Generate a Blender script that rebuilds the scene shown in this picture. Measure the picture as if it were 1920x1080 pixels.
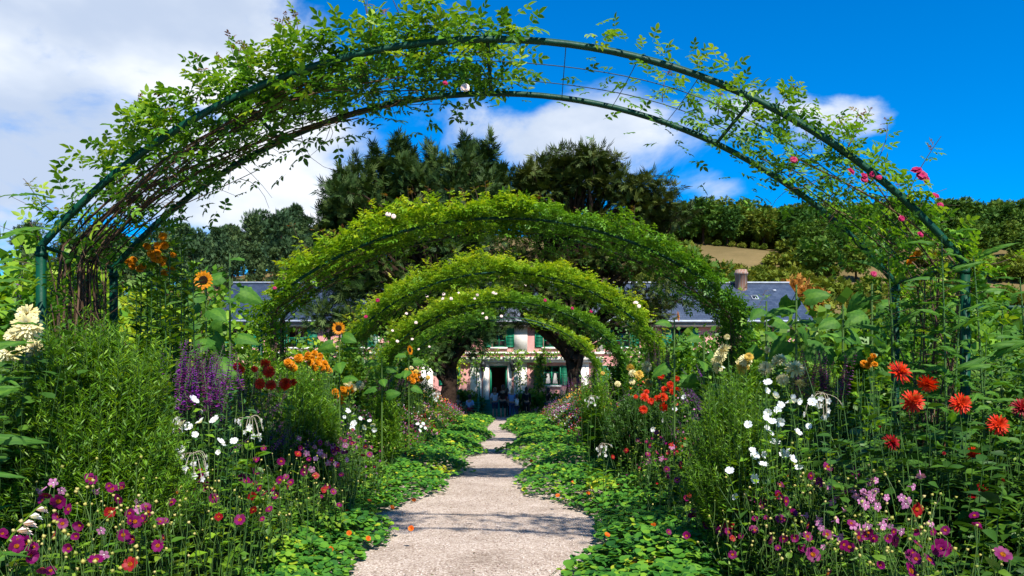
import bpy, bmesh, math, random
import numpy as np
from mathutils import Vector, Matrix

for o in list(bpy.data.objects):
    bpy.data.objects.remove(o)
SC = bpy.context.scene
COL = SC.collection
rng = np.random.default_rng(11)
random.seed(11)
R = math.radians

# ------------------------------------------------------------------ camera
FOC, CX, HY, EYE = 1400.0, 960.0, 735.0, 1.5
cam_d = bpy.data.cameras.new('camera')
cam_d.sensor_width = 36.0
cam_d.lens = 36.0 * FOC / 1920.0
cam_d.shift_y = (HY - 540.0) / 1920.0
cam_d.clip_start = 0.05
cam_d.clip_end = 3000.0
cam = bpy.data.objects.new('camera', cam_d)
COL.objects.link(cam)
cam.location = (0, 0, EYE)
cam.rotation_euler = (R(90), 0, 0)
SC.camera = cam

# ------------------------------------------------------------------ light
SUN_ELEV, SUN_AZ = R(49.5), R(159)       # azimuth clockwise from +Y (the view direction)
sun_vec = Vector((math.sin(SUN_AZ) * math.cos(SUN_ELEV), math.cos(SUN_AZ) * math.cos(SUN_ELEV), math.sin(SUN_ELEV)))
sd = bpy.data.lights.new('sun', 'SUN')
sd.energy = 4.3
sd.angle = R(1.0)
sd.color = (1.0, 0.955, 0.87)
sun = bpy.data.objects.new('sun', sd)
COL.objects.link(sun)
sun.rotation_euler = sun_vec.to_track_quat('Z', 'Y').to_euler()
sun.location = sun_vec * 60

SC.view_settings.view_transform = 'Standard'
SC.view_settings.look = 'None'
SC.view_settings.gamma = 1.0
SC.view_settings.exposure = 1.08
SC.view_settings.use_curve_mapping = False
SC.cycles.max_bounces = 7
SC.cycles.diffuse_bounces = 3
SC.cycles.glossy_bounces = 2
SC.cycles.transmission_bounces = 5
SC.cycles.transparent_max_bounces = 4
SC.cycles.use_denoising = True
SC.cycles.sample_clamp_indirect = 4.0

world = bpy.data.worlds.new('World')
SC.world = world
world.use_nodes = True


class NT:
    """tiny node-tree helper"""
    def __init__(self, tree):
        self.t = tree
        tree.nodes.clear()

    def n(self, typ, ins=None, **props):
        nd = self.t.nodes.new(typ)
        for k, v in props.items():
            setattr(nd, k, v)
        for k, v in (ins or {}).items():
            s = nd.inputs[k]
            if isinstance(v, bpy.types.NodeSocket):
                self.t.links.new(v, s)
            else:
                s.default_value = v
        return nd

    def math(self, op, a, b=0.0, clamp=False):
        return self.n('ShaderNodeMath', {0: a, 1: b}, operation=op, use_clamp=clamp).outputs[0]

    def mix(self, fac, a, b, blend='MIX'):
        nd = self.n('ShaderNodeMix', data_type='RGBA', blend_type=blend)
        for idx, v in ((0, fac), (6, a), (7, b)):
            if isinstance(v, bpy.types.NodeSocket):
                self.t.links.new(v, nd.inputs[idx])
            else:
                nd.inputs[idx].default_value = v if idx == 0 else (*v[:3], 1.0)
        return nd.outputs[2]

    def ramp(self, fac, stops, interp='LINEAR'):
        nd = self.n('ShaderNodeValToRGB', {0: fac})
        cr = nd.color_ramp
        cr.interpolation = interp
        while len(cr.elements) < len(stops):
            cr.elements.new(0.5)
        for e, (p, c) in zip(cr.elements, stops):
            e.position = p
            e.color = (*c[:3], 1.0)
        return nd.outputs[0]


def build_world():
    w = NT(world.node_tree)
    sky = w.n('ShaderNodeTexSky', sky_type='NISHITA', sun_disc=False)
    sky.sun_elevation = SUN_ELEV
    sky.sun_rotation = SUN_AZ
    sky.air_density = 1.0
    sky.dust_density = 0.15
    sky.ozone_density = 4.0
    sky.altitude = 200
    hsv = w.n('ShaderNodeHueSaturation', {'Hue': 0.506, 'Saturation': 1.66, 'Value': 1.0, 'Fac': 1.0, 'Color': sky.outputs[0]})
    tc = w.n('ShaderNodeTexCoord').outputs['Generated']
    # clouds: bands of cumulus round the whole sky, denser where the blobs below sit
    st = w.n('ShaderNodeVectorMath', {0: tc, 1: (1.0, 1.0, 1.9)}, operation='MULTIPLY').outputs[0]
    n1 = w.n('ShaderNodeTexNoise', {'Vector': st, 'Scale': 5.2, 'Detail': 9.0, 'Roughness': 0.56, 'Distortion': 0.35}).outputs[0]
    n2 = w.n('ShaderNodeTexNoise', {'Vector': st, 'Scale': 2.1, 'Detail': 2.0, 'Roughness': 0.5}).outputs[0]

    def blob(px, py, rx, ry, amp):
        d = Vector(((px - CX) / FOC, 1.0, (HY - py) / FOC)).normalized()
        s = w.n('ShaderNodeVectorMath', {0: tc, 1: tuple(d)}, operation='SUBTRACT').outputs[0]
        s = w.n('ShaderNodeVectorMath', {0: s, 1: (FOC / rx, FOC / rx, FOC / ry)}, operation='MULTIPLY').outputs[0]
        ln = w.n('ShaderNodeVectorMath', {0: s}, operation='LENGTH').outputs['Value']
        mr = w.n('ShaderNodeMapRange', {0: ln, 1: 0.0, 2: 1.0, 3: amp, 4: 0.0}, interpolation_type='SMOOTHSTEP', clamp=True)
        return mr.outputs[0]
    acc = None
    for b in ((120, 80, 560, 300, .86), (420, 40, 260, 150, .45), (40, 220, 300, 130, .40), (620, 250, 170, 80, .30),
              (500, 370, 420, 150, .72), (60, 400, 180, 100, .35), (1160, 280, 380, 170, .48), (1000, 250, 200, 70, .2),
              (1540, 190, 230, 110, .38), (1640, 225, 90, 40, .2), (1345, 350, 80, 40, .34),
              (-500, 250, 700, 260, .45), (2700, 380, 500, 160, .4)):
        v = blob(*b)
        acc = v if acc is None else w.math('ADD', acc, v)
    acc = w.math('MINIMUM', acc, 0.78)
    dens = w.math('ADD', w.math('MULTIPLY', w.math('SUBTRACT', n1, 0.5), 1.55), acc)
    back = w.math('MULTIPLY', w.math('SUBTRACT', n2, 0.60), 0.8)
    dens = w.math('ADD', dens, w.math('MINIMUM', back, 0.08))
    al = w.n('ShaderNodeMapRange', {0: dens, 1: 0.14, 2: 0.52, 3: 0.0, 4: 1.0}, interpolation_type='SMOOTHSTEP').outputs[0]
    # cloud body: bright rims and tops, bluish grey where the mass is thick
    n3 = w.n('ShaderNodeTexNoise', {'Vector': w.n('ShaderNodeVectorMath', {0: st, 1: (0.03, 0.0, -0.09)}, operation='ADD').outputs[0],
                                    'Scale': 4.0, 'Detail': 5.0, 'Roughness': 0.5}).outputs[0]
    sh = w.n('ShaderNodeMapRange', {0: n3, 1: 0.36, 2: 0.64, 3: 0.0, 4: 1.0}, interpolation_type='SMOOTHSTEP').outputs[0]
    ccol = w.ramp(sh, [(0.0, (0.46, 0.54, 0.68)), (0.55, (0.63, 0.69, 0.78)), (1.0, (0.84, 0.86, 0.88))])
    skyc = w.n('ShaderNodeVectorMath', {0: hsv.outputs[0], 1: (0.098, 0.098, 0.098)}, operation='MULTIPLY').outputs[0]
    ccol = w.n('ShaderNodeVectorMath', {0: ccol, 1: (0.62, 0.62, 0.62)}, operation='MULTIPLY').outputs[0]
    fin = w.mix(w.math('MULTIPLY', al, 0.95), skyc, ccol)
    bg = w.n('ShaderNodeBackground', {0: fin, 1: 1.0})
    w.n('ShaderNodeOutputWorld', {0: bg.outputs[0]})


build_world()

# ------------------------------------------------------------------ general helpers


def at(px, py, Y):
    return np.array([(px - CX) / FOC * Y, Y, EYE + (HY - py) / FOC * Y])


def ax(Y):
    """centre line of the path"""
    return -0.04 - 0.012 * (np.asarray(Y, float) - 5.0)


def profile(u):
    """height of the flower bed against the distance from the path's centre line"""
    u = np.asarray(u, float)
    return np.interp(u, [1.7, 2.1, 3.6, 4.3, 4.9], [0.15, 0.62, 1.62, 1.62, 0.6])


def surf(px, py, lift=0.0):
    """the point of the bed surface (raised by lift) that lies on a sight line"""
    a, b = (px - CX) / FOC, (py - HY) / FOC
    Ys = np.linspace(2.2, 40, 1500)
    d = (EYE - b * Ys) - (profile(np.abs(a * Ys - ax(Ys))) + lift)
    i = np.argmax(d < 0)
    Y = Ys[i] if d.min() < 0 else 38.0
    Y = min(Y, 2.75 / max(abs(a + .012), .07))
    return np.array([a * Y, Y, EYE - b * Y])


def unit(v):
    v = np.asarray(v, float)
    return v / np.maximum(np.linalg.norm(v, axis=-1, keepdims=True), 1e-9)


def frames(d, nh):
    y = unit(d)
    x = np.cross(y, nh)
    bad = np.linalg.norm(x, axis=-1) < 1e-4
    if np.any(bad):
        x[bad] = np.cross(y[bad], np.array([0.31, 0.52, 0.77]))
    x = unit(x)
    return np.stack([x, y, np.cross(x, y)], axis=-1)


def rnd(n, k=3):
    return rng.normal(size=(n, k))


def wob(x, y, s=1.0, seed=0.0):
    """smooth noise in about -1..1"""
    x = np.asarray(x, float) * s
    y = np.asarray(y, float) * s
    return (np.sin(1.7 * x + 2.3 * y + seed) + np.sin(-2.9 * x + 1.1 * y + 1.3 + seed * 2) + np.sin(3.7 * x + 3.1 * y + 4.1 + seed * 3) * .6
            + np.sin(5.3 * x - 4.7 * y + seed) * .4) / 2.6


class Tpl:
    def __init__(self, v, faces, mi=None):
        self.v = np.array(v, float)
        self.groups = {}
        mi = mi or [0] * len(faces)
        for k in sorted({len(f) for f in faces}):
            sel = [i for i, f in enumerate(faces) if len(f) == k]
            self.groups[k] = (np.array([faces[i] for i in sel]), np.array([mi[i] for i in sel]))


class MB:
    """collects geometry, builds ONE mesh"""
    def __init__(self):
        self.v, self.f, self.n = [], [], 0

    def raw(self, v, faces, mi=0, var=0.5):
        v = np.asarray(v, float).reshape(-1, 3)
        faces = np.asarray(faces)
        m = len(faces)
        self.f.append((faces + self.n, np.broadcast_to(np.asarray(mi), (m,)), np.broadcast_to(np.asarray(var, float), (m,))))
        self.v.append(v)
        self.n += len(v)
        return self

    def inst(self, tpl, pos, rot, scale, var=None):
        pos = np.asarray(pos, float)
        N, K = len(pos), len(tpl.v)
        if N == 0:
            return self
        scale = np.broadcast_to(np.asarray(scale, float), (N,))
        var = rng.random(N) if var is None else np.broadcast_to(np.asarray(var, float), (N,))
        v = np.einsum('nij,kj->nki', rot, tpl.v) * scale[:, None, None] + pos[:, None, :]
        off = (np.arange(N) * K)[:, None, None]
        for k, (fa, mi) in tpl.groups.items():
            ff = (fa[None] + off).reshape(-1, k) + self.n
            self.f.append((ff, np.tile(mi, N), np.repeat(var, len(fa))))
        self.v.append(v.reshape(-1, 3))
        self.n += N * K
        return self

    def tubes(self, P, rad, sides=3, mi=0, var=0.5, cap=False):
        """P (N,K,3) polylines, rad (N,K) radii"""
        P = np.asarray(P, float)
        N, K, _ = P.shape
        rad = np.broadcast_to(np.asarray(rad, float), (N, K))
        T = np.gradient(P, axis=1)
        T = unit(T)
        h = np.where(np.abs(T[..., 2:3]) > 0.9, np.array([1.0, 0, 0]), np.array([0, 0, 1.0]))
        A = unit(np.cross(T, h))
        B = np.cross(T, A)
        an = np.arange(sides) * 2 * math.pi / sides
        ring = (A[:, :, None, :] * np.cos(an)[None, None, :, None] + B[:, :, None, :] * np.sin(an)[None, None, :, None])
        V = P[:, :, None, :] + ring * rad[:, :, None, None]
        i = np.arange(sides)
        j = (i + 1) % sides
        q = np.stack([i, j, j + sides, i + sides], -1)
        q = (q[None] + (np.arange(K - 1) * sides)[:, None, None]).reshape(-1, 4)
        q = (q[None] + (np.arange(N) * K * sides)[:, None, None]).reshape(-1, 4)
        if np.ndim(var) == 1:
            var = np.repeat(var, (K - 1) * sides)
        base = self.n
        self.raw(V.reshape(-1, 3), q, mi, var)
        if cap:
            for n in range(N):
                o = base + n * K * sides
                self.f.append((np.array([[o + s for s in reversed(range(sides))]]), np.array([mi]), np.array([.5])))
                self.f.append((np.array([[o + (K - 1) * sides + s for s in range(sides)]]), np.array([mi]), np.array([.5])))
        return self

    def box(self, x0, x1, y0, y1, z0, z1, mi=0):
        v = [(x, y, z) for z in (z0, z1) for y in (y0, y1) for x in (x0, x1)]
        f = [(0, 2, 3, 1), (4, 5, 7, 6), (0, 1, 5, 4), (2, 6, 7, 3), (0, 4, 6, 2), (1, 3, 7, 5)]
        return self.raw(v, f, mi)

    def lathe(self, c, prof, sides=12, mi=0, rot=None):
        c = np.asarray(c, float)
        an = np.arange(sides) * 2 * math.pi / sides
        V = np.array([[(r * math.cos(a), r * math.sin(a), z) for a in an] for r, z in prof]).reshape(-1, 3)
        if rot is not None:
            V = V @ np.asarray(rot).T
        i = np.arange(sides)
        j = (i + 1) % sides
        q = np.stack([i, j, j + sides, i + sides], -1)
        q = (q[None] + (np.arange(len(prof) - 1) * sides)[:, None, None]).reshape(-1, 4)
        return self.raw(V + c, q, mi)

    def mesh(self, name, mats, smooth=False):
        me = bpy.data.meshes.new(name)
        co = np.concatenate(self.v)
        me.vertices.add(len(co))
        me.vertices.foreach_set('co', co.astype(np.float32).ravel())
        lt = np.concatenate([np.full(len(f), f.shape[1]) for f, _, _ in self.f])
        lv = np.concatenate([f.ravel() for f, _, _ in self.f])
        me.loops.add(len(lv))
        me.loops.foreach_set('vertex_index', lv.astype(np.int32))
        me.polygons.add(len(lt))
        st = np.concatenate([[0], np.cumsum(lt)[:-1]])
        me.polygons.foreach_set('loop_start', st.astype(np.int32))
        me.polygons.foreach_set('material_index', np.concatenate([m for _, m, _ in self.f]).astype(np.int32))
        if smooth:
            me.polygons.foreach_set('use_smooth', np.ones(len(lt), dtype=bool))
        at_ = me.attributes.new('var', 'FLOAT', 'FACE')
        at_.data.foreach_set('value', np.concatenate([v for _, _, v in self.f]).astype(np.float32))
        me.update(calc_edges=True)
        for m in (mats if isinstance(mats, (list, tuple)) else [mats]):
            me.materials.append(m)
        return me

    def build(self, name, mats, parent=None, smooth=False):
        return link(name, self.mesh(name, mats, smooth), parent)


def link(name, data, parent=None):
    o = bpy.data.objects.new(name, data)
    COL.objects.link(o)
    if parent is not None:
        o.parent = parent
        # world placed geometry under a parent that only moves (no rotation)
        p, off = parent, Vector((0, 0, 0))
        while p is not None:
            off += p.location
            p = p.parent
        o.location = -off
    return o


def tag(o, label=None, cat=None, group=None, kind=None):
    if label:
        o['label'] = label
    if cat:
        o['category'] = cat
    if group:
        o['group'] = group
    if kind:
        o['kind'] = kind
    return o


def thing(name, label, cat, loc=(0, 0, 0), group=None):
    o = bpy.data.objects.new(name, None)
    o.empty_display_size = 0.1
    COL.objects.link(o)
    o.location = tuple(float(c) for c in loc)
    return tag(o, label, cat, group)


# ------------------------------------------------------------------ materials


def mat(name, color, rough=0.6, spec=0.3, bump=0.0, bscale=30.0, c2=None, nscale=6.0, metallic=0.0, detail=6.0):
    m = bpy.data.materials.new(name)
    m.use_nodes = True
    t = NT(m.node_tree)
    tc = t.n('ShaderNodeTexCoord').outputs['Object']
    col = (*color, 1.0)
    ins = {'Roughness': rough, 'Specular IOR Level': spec, 'Metallic': metallic}
    if c2 is not None:
        nz = t.n('ShaderNodeTexNoise', {'Vector': tc, 'Scale': nscale, 'Detail': detail, 'Roughness': 0.62}).outputs[0]
        ins['Base Color'] = t.ramp(nz, [(0.35, color), (0.66, c2)])
    else:
        ins['Base Color'] = col
    if bump:
        nb = t.n('ShaderNodeTexNoise', {'Vector': tc, 'Scale': bscale, 'Detail': 5.0}).outputs[0]
        ins['Normal'] = t.n('ShaderNodeBump', {'Height': nb, 'Strength': bump, 'Distance': 0.05}).outputs[0]
    p = t.n('ShaderNodeBsdfPrincipled', ins)
    t.n('ShaderNodeOutputMaterial', {0: p.outputs[0]})
    return m


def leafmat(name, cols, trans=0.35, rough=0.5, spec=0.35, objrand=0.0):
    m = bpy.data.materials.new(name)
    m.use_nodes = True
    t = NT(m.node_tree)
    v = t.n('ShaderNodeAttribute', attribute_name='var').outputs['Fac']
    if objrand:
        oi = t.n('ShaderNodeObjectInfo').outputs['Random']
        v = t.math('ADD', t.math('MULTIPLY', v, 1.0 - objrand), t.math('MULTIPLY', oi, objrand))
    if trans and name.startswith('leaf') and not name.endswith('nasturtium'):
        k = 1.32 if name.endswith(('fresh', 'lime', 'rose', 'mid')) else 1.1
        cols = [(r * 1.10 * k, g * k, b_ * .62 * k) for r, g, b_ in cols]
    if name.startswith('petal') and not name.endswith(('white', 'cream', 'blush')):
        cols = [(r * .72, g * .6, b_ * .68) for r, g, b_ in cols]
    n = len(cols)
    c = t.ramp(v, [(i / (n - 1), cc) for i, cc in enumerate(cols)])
    p = t.n('ShaderNodeBsdfPrincipled', {'Base Color': c, 'Roughness': rough, 'Specular IOR Level': spec})
    if trans:
        warm = t.mix(1.0, c, (1.25, 1.15, 0.45), 'MULTIPLY')
        tr = t.n('ShaderNodeBsdfTranslucent', {'Color': warm})
        mx = t.n('ShaderNodeMixShader', {0: trans, 1: p.outputs[0], 2: tr.outputs[0]})
        t.n('ShaderNodeOutputMaterial', {0: mx.outputs[0]})
    else:
        t.n('ShaderNodeOutputMaterial', {0: p.outputs[0]})
    return m


M = {}
M['fresh'] = leafmat('leaf_fresh', [(.035, .115, .012), (.075, .19, .016), (.15, .28, .02)])
M['lime'] = leafmat('leaf_lime', [(.06, .16, .012), (.16, .29, .015), (.33, .40, .025)], .42)
M['rose'] = leafmat('leaf_rose', [(.028, .10, .012), (.065, .18, .015), (.12, .26, .02), (.20, .30, .025)], .4)
M['rosered'] = leafmat('leaf_young', [(.10, .035, .02), (.16, .07, .03), (.13, .16, .02)], .4)
M['dark'] = leafmat('leaf_dark', [(.014, .050, .011), (.030, .095, .016), (.06, .15, .02)], .28)
M['mid'] = leafmat('leaf_mid', [(.018, .062, .010), (.050, .130, .013), (.12, .21, .02)], .33)
M['under'] = leafmat('leaf_under', [(.018, .060, .009), (.045, .125, .012), (.105, .20, .018)], .3)
M['blue'] = leafmat('leaf_bluegreen', [(.018, .07, .028), (.035, .115, .045), (.07, .17, .05)], .3)
M['nast'] = leafmat('leaf_nasturtium', [(.020, .095, .016), (.050, .18, .018), (.105, .27, .022), (.24, .39, .02), (.52, .47, .03)], .35, .62, .22)
M['feather'] = leafmat('leaf_feathery', [(.035, .12, .010), (.08, .21, .012), (.16, .30, .018)], .35)
M['yew'] = leafmat('needle_yew', [(.012, .034, .008), (.028, .060, .011), (.062, .096, .015)], .12, .6, .2)
M['yew2'] = leafmat('needle_yew_bronze', [(.020, .042, .009), (.044, .070, .011), (.085, .098, .014)], .12, .6, .2)
M['hill'] = leafmat('leaf_broad_far', [(.016, .055, .014), (.034, .092, .018), (.075, .14, .022), (.16, .165, .03)], .15, .7, .15, .6)
M['pine'] = leafmat('needle_pine', [(.020, .050, .022), (.045, .088, .032), (.085, .125, .036)], .12, .7, .15, .4)
M['scrub'] = leafmat('leaf_scrub', [(.03, .07, .014), (.07, .12, .016), (.12, .16, .022), (.15, .14, .035)], .2, .7, .15, .55)
M['autumn'] = leafmat('leaf_autumn', [(.16, .09, .02), (.30, .12, .03), (.36, .18, .05), (.10, .14, .02)], .3, .6, .2)
M['sword'] = leafmat('leaf_sword', [(.06, .16, .014), (.12, .25, .02)], .35)
M['bigleaf'] = leafmat('leaf_sunflower', [(.025, .10, .018), (.05, .15, .024), (.08, .20, .03)], .38, .6, .2)
M['stem'] = leafmat('stem_green', [(.02, .06, .010), (.04, .095, .014), (.08, .13, .025)], 0)
M['cane'] = leafmat('cane_brown', [(.03, .016, .010), (.07, .036, .018), (.12, .07, .035)], 0, .75)
M['bark'] = mat('bark', (.016, .010, .007), .95, .05, 1.0, 9, (.045, .028, .019), 4)
M['green_paint'] = mat('green_paint', (.003, .15, .075), .5, .3, .15, 60, (.006, .19, .10), 5)
M['arch_paint'] = mat('arch_paint', (.001, .034, .017), .5, .2, .1, 60, (.002, .050, .026), 5)
M['wire'] = mat('wire', (.02, .04, .03), .5)


def petal(name, cols, trans=.3, rough=.5):
    return leafmat(name, cols, trans, rough, .2)


M['magenta'] = petal('petal_magenta', [(.12, .001, .05), (.21, .002, .11), (.30, .005, .18)])
M['crimson'] = petal('petal_crimson', [(.20, .002, .006), (.36, .006, .012), (.45, .02, .02)])
M['scarlet'] = petal('petal_scarlet', [(.62, .016, .004), (.80, .045, .008), (.85, .12, .02)])
M['cream'] = petal('petal_cream', [(.62, .50, .18), (.68, .62, .34), (.70, .67, .48)])
M['yellow'] = petal('petal_yellow', [(.82, .56, .04), (.85, .70, .10), (.86, .78, .25)])
M['gold'] = petal('petal_gold', [(.72, .25, .004), (.82, .36, .006), (.85, .46, .01)])
M['white'] = petal('petal_white', [(.74, .76, .82), (.84, .85, .88), (.88, .88, .88)], .45)
M['pink'] = petal('petal_pink', [(.62, .20, .42), (.70, .34, .56), (.78, .55, .66)])
M['rosepink'] = petal('petal_rose', [(.42, .004, .07), (.52, .012, .11), (.6, .04, .17)])
M['palegreen'] = petal('petal_palegreen', [(.70, .80, .55), (.80, .88, .70), (.9, .95, .85)], .5)
M['blush'] = petal('petal_blush', [(.80, .50, .50), (.85, .66, .62), (.86, .78, .72)])
M['purple'] = petal('petal_purple', [(.22, .03, .36), (.34, .06, .52), (.46, .12, .60)])
M['mauve'] = petal('petal_mauve', [(.17, .06, .19), (.28, .10, .29), (.38, .16, .36)])
M['orange'] = petal('petal_orange', [(.80, .12, .005), (.84, .20, .01), (.86, .30, .02)])
M['disc'] = mat('disc_orange', (.72, .16, .006), .7, .1, 1.0, 300, (.85, .30, .01), 200)
M['disc_dark'] = mat('disc_dark', (.018, .008, .004), .9, .1, 1.0, 200, (.07, .03, .01), 120)
M['disc_yellow'] = mat('disc_yellow', (.7, .45, .02), .7, .1, 1.0, 200)
M['bud'] = leafmat('bud_green', [(.16, .22, .03), (.42, .38, .08), (.50, .42, .16)], .2)

# ------------------------------------------------------------------ leaf templates (grow along +Y, face +Z)
T_DIA = Tpl([(0, 0, 0), (.5, .45, .05), (0, 1, -.08), (-.5, .45, .05)], [(0, 1, 2, 3)])


def leaf_tpl(w, fold=.08, droop=.12, mid=.42):
    return Tpl([(0, 0, 0), (w / 2, mid, fold), (0, 1, -droop), (-w / 2, mid, fold), (0, mid + .04, 0)],
               [(0, 1, 4), (1, 2, 4), (0, 4, 3), (4, 2, 3)])


T_OV = leaf_tpl(.56)
T_LAN = leaf_tpl(.24, .04, .2)
T_FINE = Tpl([(0, 0, 0), (.085, .5, .02), (0, 1, -.1), (-.085, .5, .0)], [(0, 1, 2, 3)])
T_NEEDLE = Tpl([(0, 0, 0), (.05, .5, 0), (0, 1, -.1), (-.05, .5, 0)], [(0, 1, 2, 3)])
T_SLIM = Tpl([(0, 0, 0), (.12, .45, .03), (0, 1, -.12), (-.12, .45, .03)], [(0, 1, 2, 3)])
T_BLADE = Tpl([(-.02, 0, 0), (.02, 0, 0), (.045, .45, .03), (-.045, .45, .03), (.035, .75, .0), (-.035, .75, .0), (0, 1, -.07)],
              [(0, 1, 2, 3), (3, 2, 4, 5), (5, 4, 6)])


def leaf_serr(w):
    """ovate leaf with toothed outline, 10 faces"""
    t = np.array([0, .2, .45, .75, 1.0])
    wd = np.array([.06, .85, 1.0, .55, 0]) * w / 2
    v, f = [], []
    for i, (a, b) in enumerate(zip(t, wd)):
        z = -.25 * a * a + .04
        k = 1.12 if i % 2 else .92
        v += [(-b * k, a, z + b * .22), (0, a + .02, z), (b * k, a, z + b * .22)]
    for i in range(4):
        o = i * 3
        f += [(o, o + 1, o + 4, o + 3), (o + 1, o + 2, o + 5, o + 4)]
    return Tpl(v, f)


T_SERR = leaf_serr(.55)


def compound(nl=5, two=True, lw=.52):
    v, f = [], []
    spots = [(0, 1, 0)] if nl % 2 else []
    per = (nl - 1) // 2
    for k in range(per):
        for s in (-1, 1):
            spots.append((s, .22 + .62 * k / max(1, per), s))
    for sx, y0, s in spots:
        ang = 0 if s == 0 else s * R(62)
        L = .46 if s == 0 else .38
        yb = .62 if s == 0 else y0
        d = np.array([math.sin(ang), math.cos(ang), 0])
        n = np.array([math.cos(ang), -math.sin(ang), 0])
        b = np.array([0, yb, -.10 * yb * yb])
        o = len(v)
        w = L * lw / 2
        tip = b + d * L + np.array([0, 0, -.09])
        m = b + d * L * .48
        if two:
            m1, m2 = b + d * L * .27, b + d * L * .66
            v += [b, m1 + n * w * .88 + (0, 0, .03), m2 + n * w * .84 + (0, 0, .0), tip, m2 - n * w * .84 + (0, 0, .0), m1 - n * w * .88 + (0, 0, .03), m - np.array([0, 0, .02])]
            f += [(o, o + 1, o + 6), (o + 1, o + 2, o + 6), (o + 2, o + 3, o + 6), (o + 3, o + 4, o + 6), (o + 4, o + 5, o + 6), (o + 5, o, o + 6)]
        else:
            v += [b, m + n * w + (0, 0, .03), tip, m - n * w + (0, 0, .03)]
            f += [(o, o + 1, o + 2, o + 3)]
    if two:
        o = len(v)
        v += [np.array(p) for p in ((-.012, 0, 0), (.012, 0, 0), (.006, .64, -.04), (-.006, .64, -.04))]
        f += [(o, o + 1, o + 2, o + 3)]
    return Tpl(v, f)


T_ROSE = compound(5, True)
T_ROSE7 = compound(7, True, .45)
T_ROSEC = compound(5, False)


def round_tpl():
    v = [(0, .0, -.07)]
    for i in range(9):
        a = 2 * math.pi * i / 9
        r = .5 * (1 + .06 * math.sin(3 * a))
        v.append((r * math.sin(a), r * math.cos(a), .035 * math.cos(2 * a)))
    return Tpl(v, [(0, 1 + (i + 1) % 9, 1 + i) for i in range(9)])


T_ROUND = round_tpl()
T_HEX = Tpl([(0, .5, .03), (-.44, .22, -.02), (-.42, -.25, .03), (0, -.5, -.02), (.43, -.24, .02), (.42, .25, -.02)], [(0, 1, 2, 3), (0, 3, 4, 5)])


def spray_tpl(n=7, w=.16, spread=65):
    v, f = [], []
    for i in range(n):
        k = i / (n - 1) * 2 - 1
        a = R(spread) * k
        L = 1 - .45 * abs(k)
        y0 = .35 * (1 - abs(k)) * .8
        d = np.array([math.sin(a), math.cos(a), -.12 + .1 * (i % 2)])
        nn = np.array([math.cos(a), -math.sin(a), .0])
        b = np.array([0, y0, 0])
        o = len(v)
        L *= .72
        v += [b, b + d * L * .5 + nn * w / 2, b + d * L, b + d * L * .5 - nn * w / 2]
        f += [(o, o + 1, o + 2, o + 3)]
    return Tpl(v, f)


T_SPRAY = spray_tpl()
T_YEW = spray_tpl(7, .10, 48)
T_SPRAY5 = spray_tpl(5, .3, 70)


def bez(a, b, c, t):
    """quadratic curves; a,b,c (N,3), t (K,) or (N,K)"""
    t = np.asarray(t, float)
    t = t[None] if t.ndim == 1 else t
    t = t[..., None]
    return (1 - t) ** 2 * a[:, None] + 2 * t * (1 - t) * b[:, None] + t * t * c[:, None]


def shoot_leaves(mb, a, b, c, tpl, size, per, t0=.3, t1=1.0, droop=.0, upn=.8, spread=1.0, var=None, jit=.0):
    """leaves set along curved shoots"""
    N = len(a)
    t = np.sort(rng.random((N, per)), axis=1) * (t1 - t0) + t0
    p = bez(a, b, c, t)
    tt = np.clip(t[..., None] + .03, 0, 1.2)
    d = 2 * (1 - tt) * (b - a)[:, None] + 2 * tt * (c - b)[:, None]
    d = unit(d).reshape(-1, 3)
    p = p.reshape(-1, 3) + rnd(N * per) * jit
    side = rnd(N * per)
    side -= d * np.sum(side * d, -1, keepdims=True)
    side = unit(side)
    dirn = unit(d * .55 + side * spread + np.array([0, 0, -droop]))
    nh = unit(np.array([0, 0, upn]) + d * .3 + rnd(N * per) * .35)
    s = size * (0.7 + .5 * rng.random(N * per)) * (1.12 - .45 * t.reshape(-1))
    vv = None
    if var is not None:
        vv = np.clip(np.repeat(np.broadcast_to(var, (N,)), per) + rng.normal(size=N * per) * .18, 0, 1)
    mb.inst(tpl, p, frames(dirn, nh), s, vv)


# ------------------------------------------------------------------ flowers


def fl_mesh(name, mb, mats):
    return mb.mesh(name, mats)


FL = {}


def petal_ring(mb, n, r0, L, w, tilt, z=0.0, notch=0.0, phase=0.0, tip=.12, mi=0, cup=.12, var0=.5, jit=.08):
    """n petals round the axis; tilt = angle above the flower's plane"""
    for i in range(n):
        a = 2 * math.pi * i / n + phase + random.uniform(-jit, jit)
        tl = tilt + random.uniform(-jit, jit)
        Lk = L * random.uniform(.92, 1.06)
        u = np.array([math.cos(a), math.sin(a), 0])
        s = np.array([-math.sin(a), math.cos(a), 0])
        zx = np.array([0, 0, 1.0])
        d = u * math.cos(tl) + zx * math.sin(tl)
        nn = -u * math.sin(tl) + zx * math.cos(tl)
        b = u * r0 + zx * z
        v = [b - s * w * .16, b + s * w * .16,
             b + d * Lk * .55 + s * w * .5 + nn * cup * w, b + d * Lk * .55 - s * w * .5 + nn * cup * w,
             b + d * Lk * .92 + s * w * tip * 2.6, b + d * Lk * .92 - s * w * tip * 2.6,
             b + d * Lk * (1 - notch)]
        mb.raw(v, [(0, 1, 2, 3), (3, 2, 4, 5)], mi, min(1, max(0, var0 + random.uniform(-.3, .3))))
        mb.raw([v[5], v[4], v[6]], [(0, 1, 2)], mi, var0)


def dome_mesh(name, r, h, m, sides=10):
    mb = MB()
    mb.lathe((0, 0, 0), [(r, 0), (r * .9, h * .5), (r * .55, h * .9), (.001, h)], sides)
    return mb.mesh(name, m, True)


def reg(kind, petals_mb, pm, centre=None):
    FL[kind] = (petals_mb.mesh(kind, pm), centre)


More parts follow.
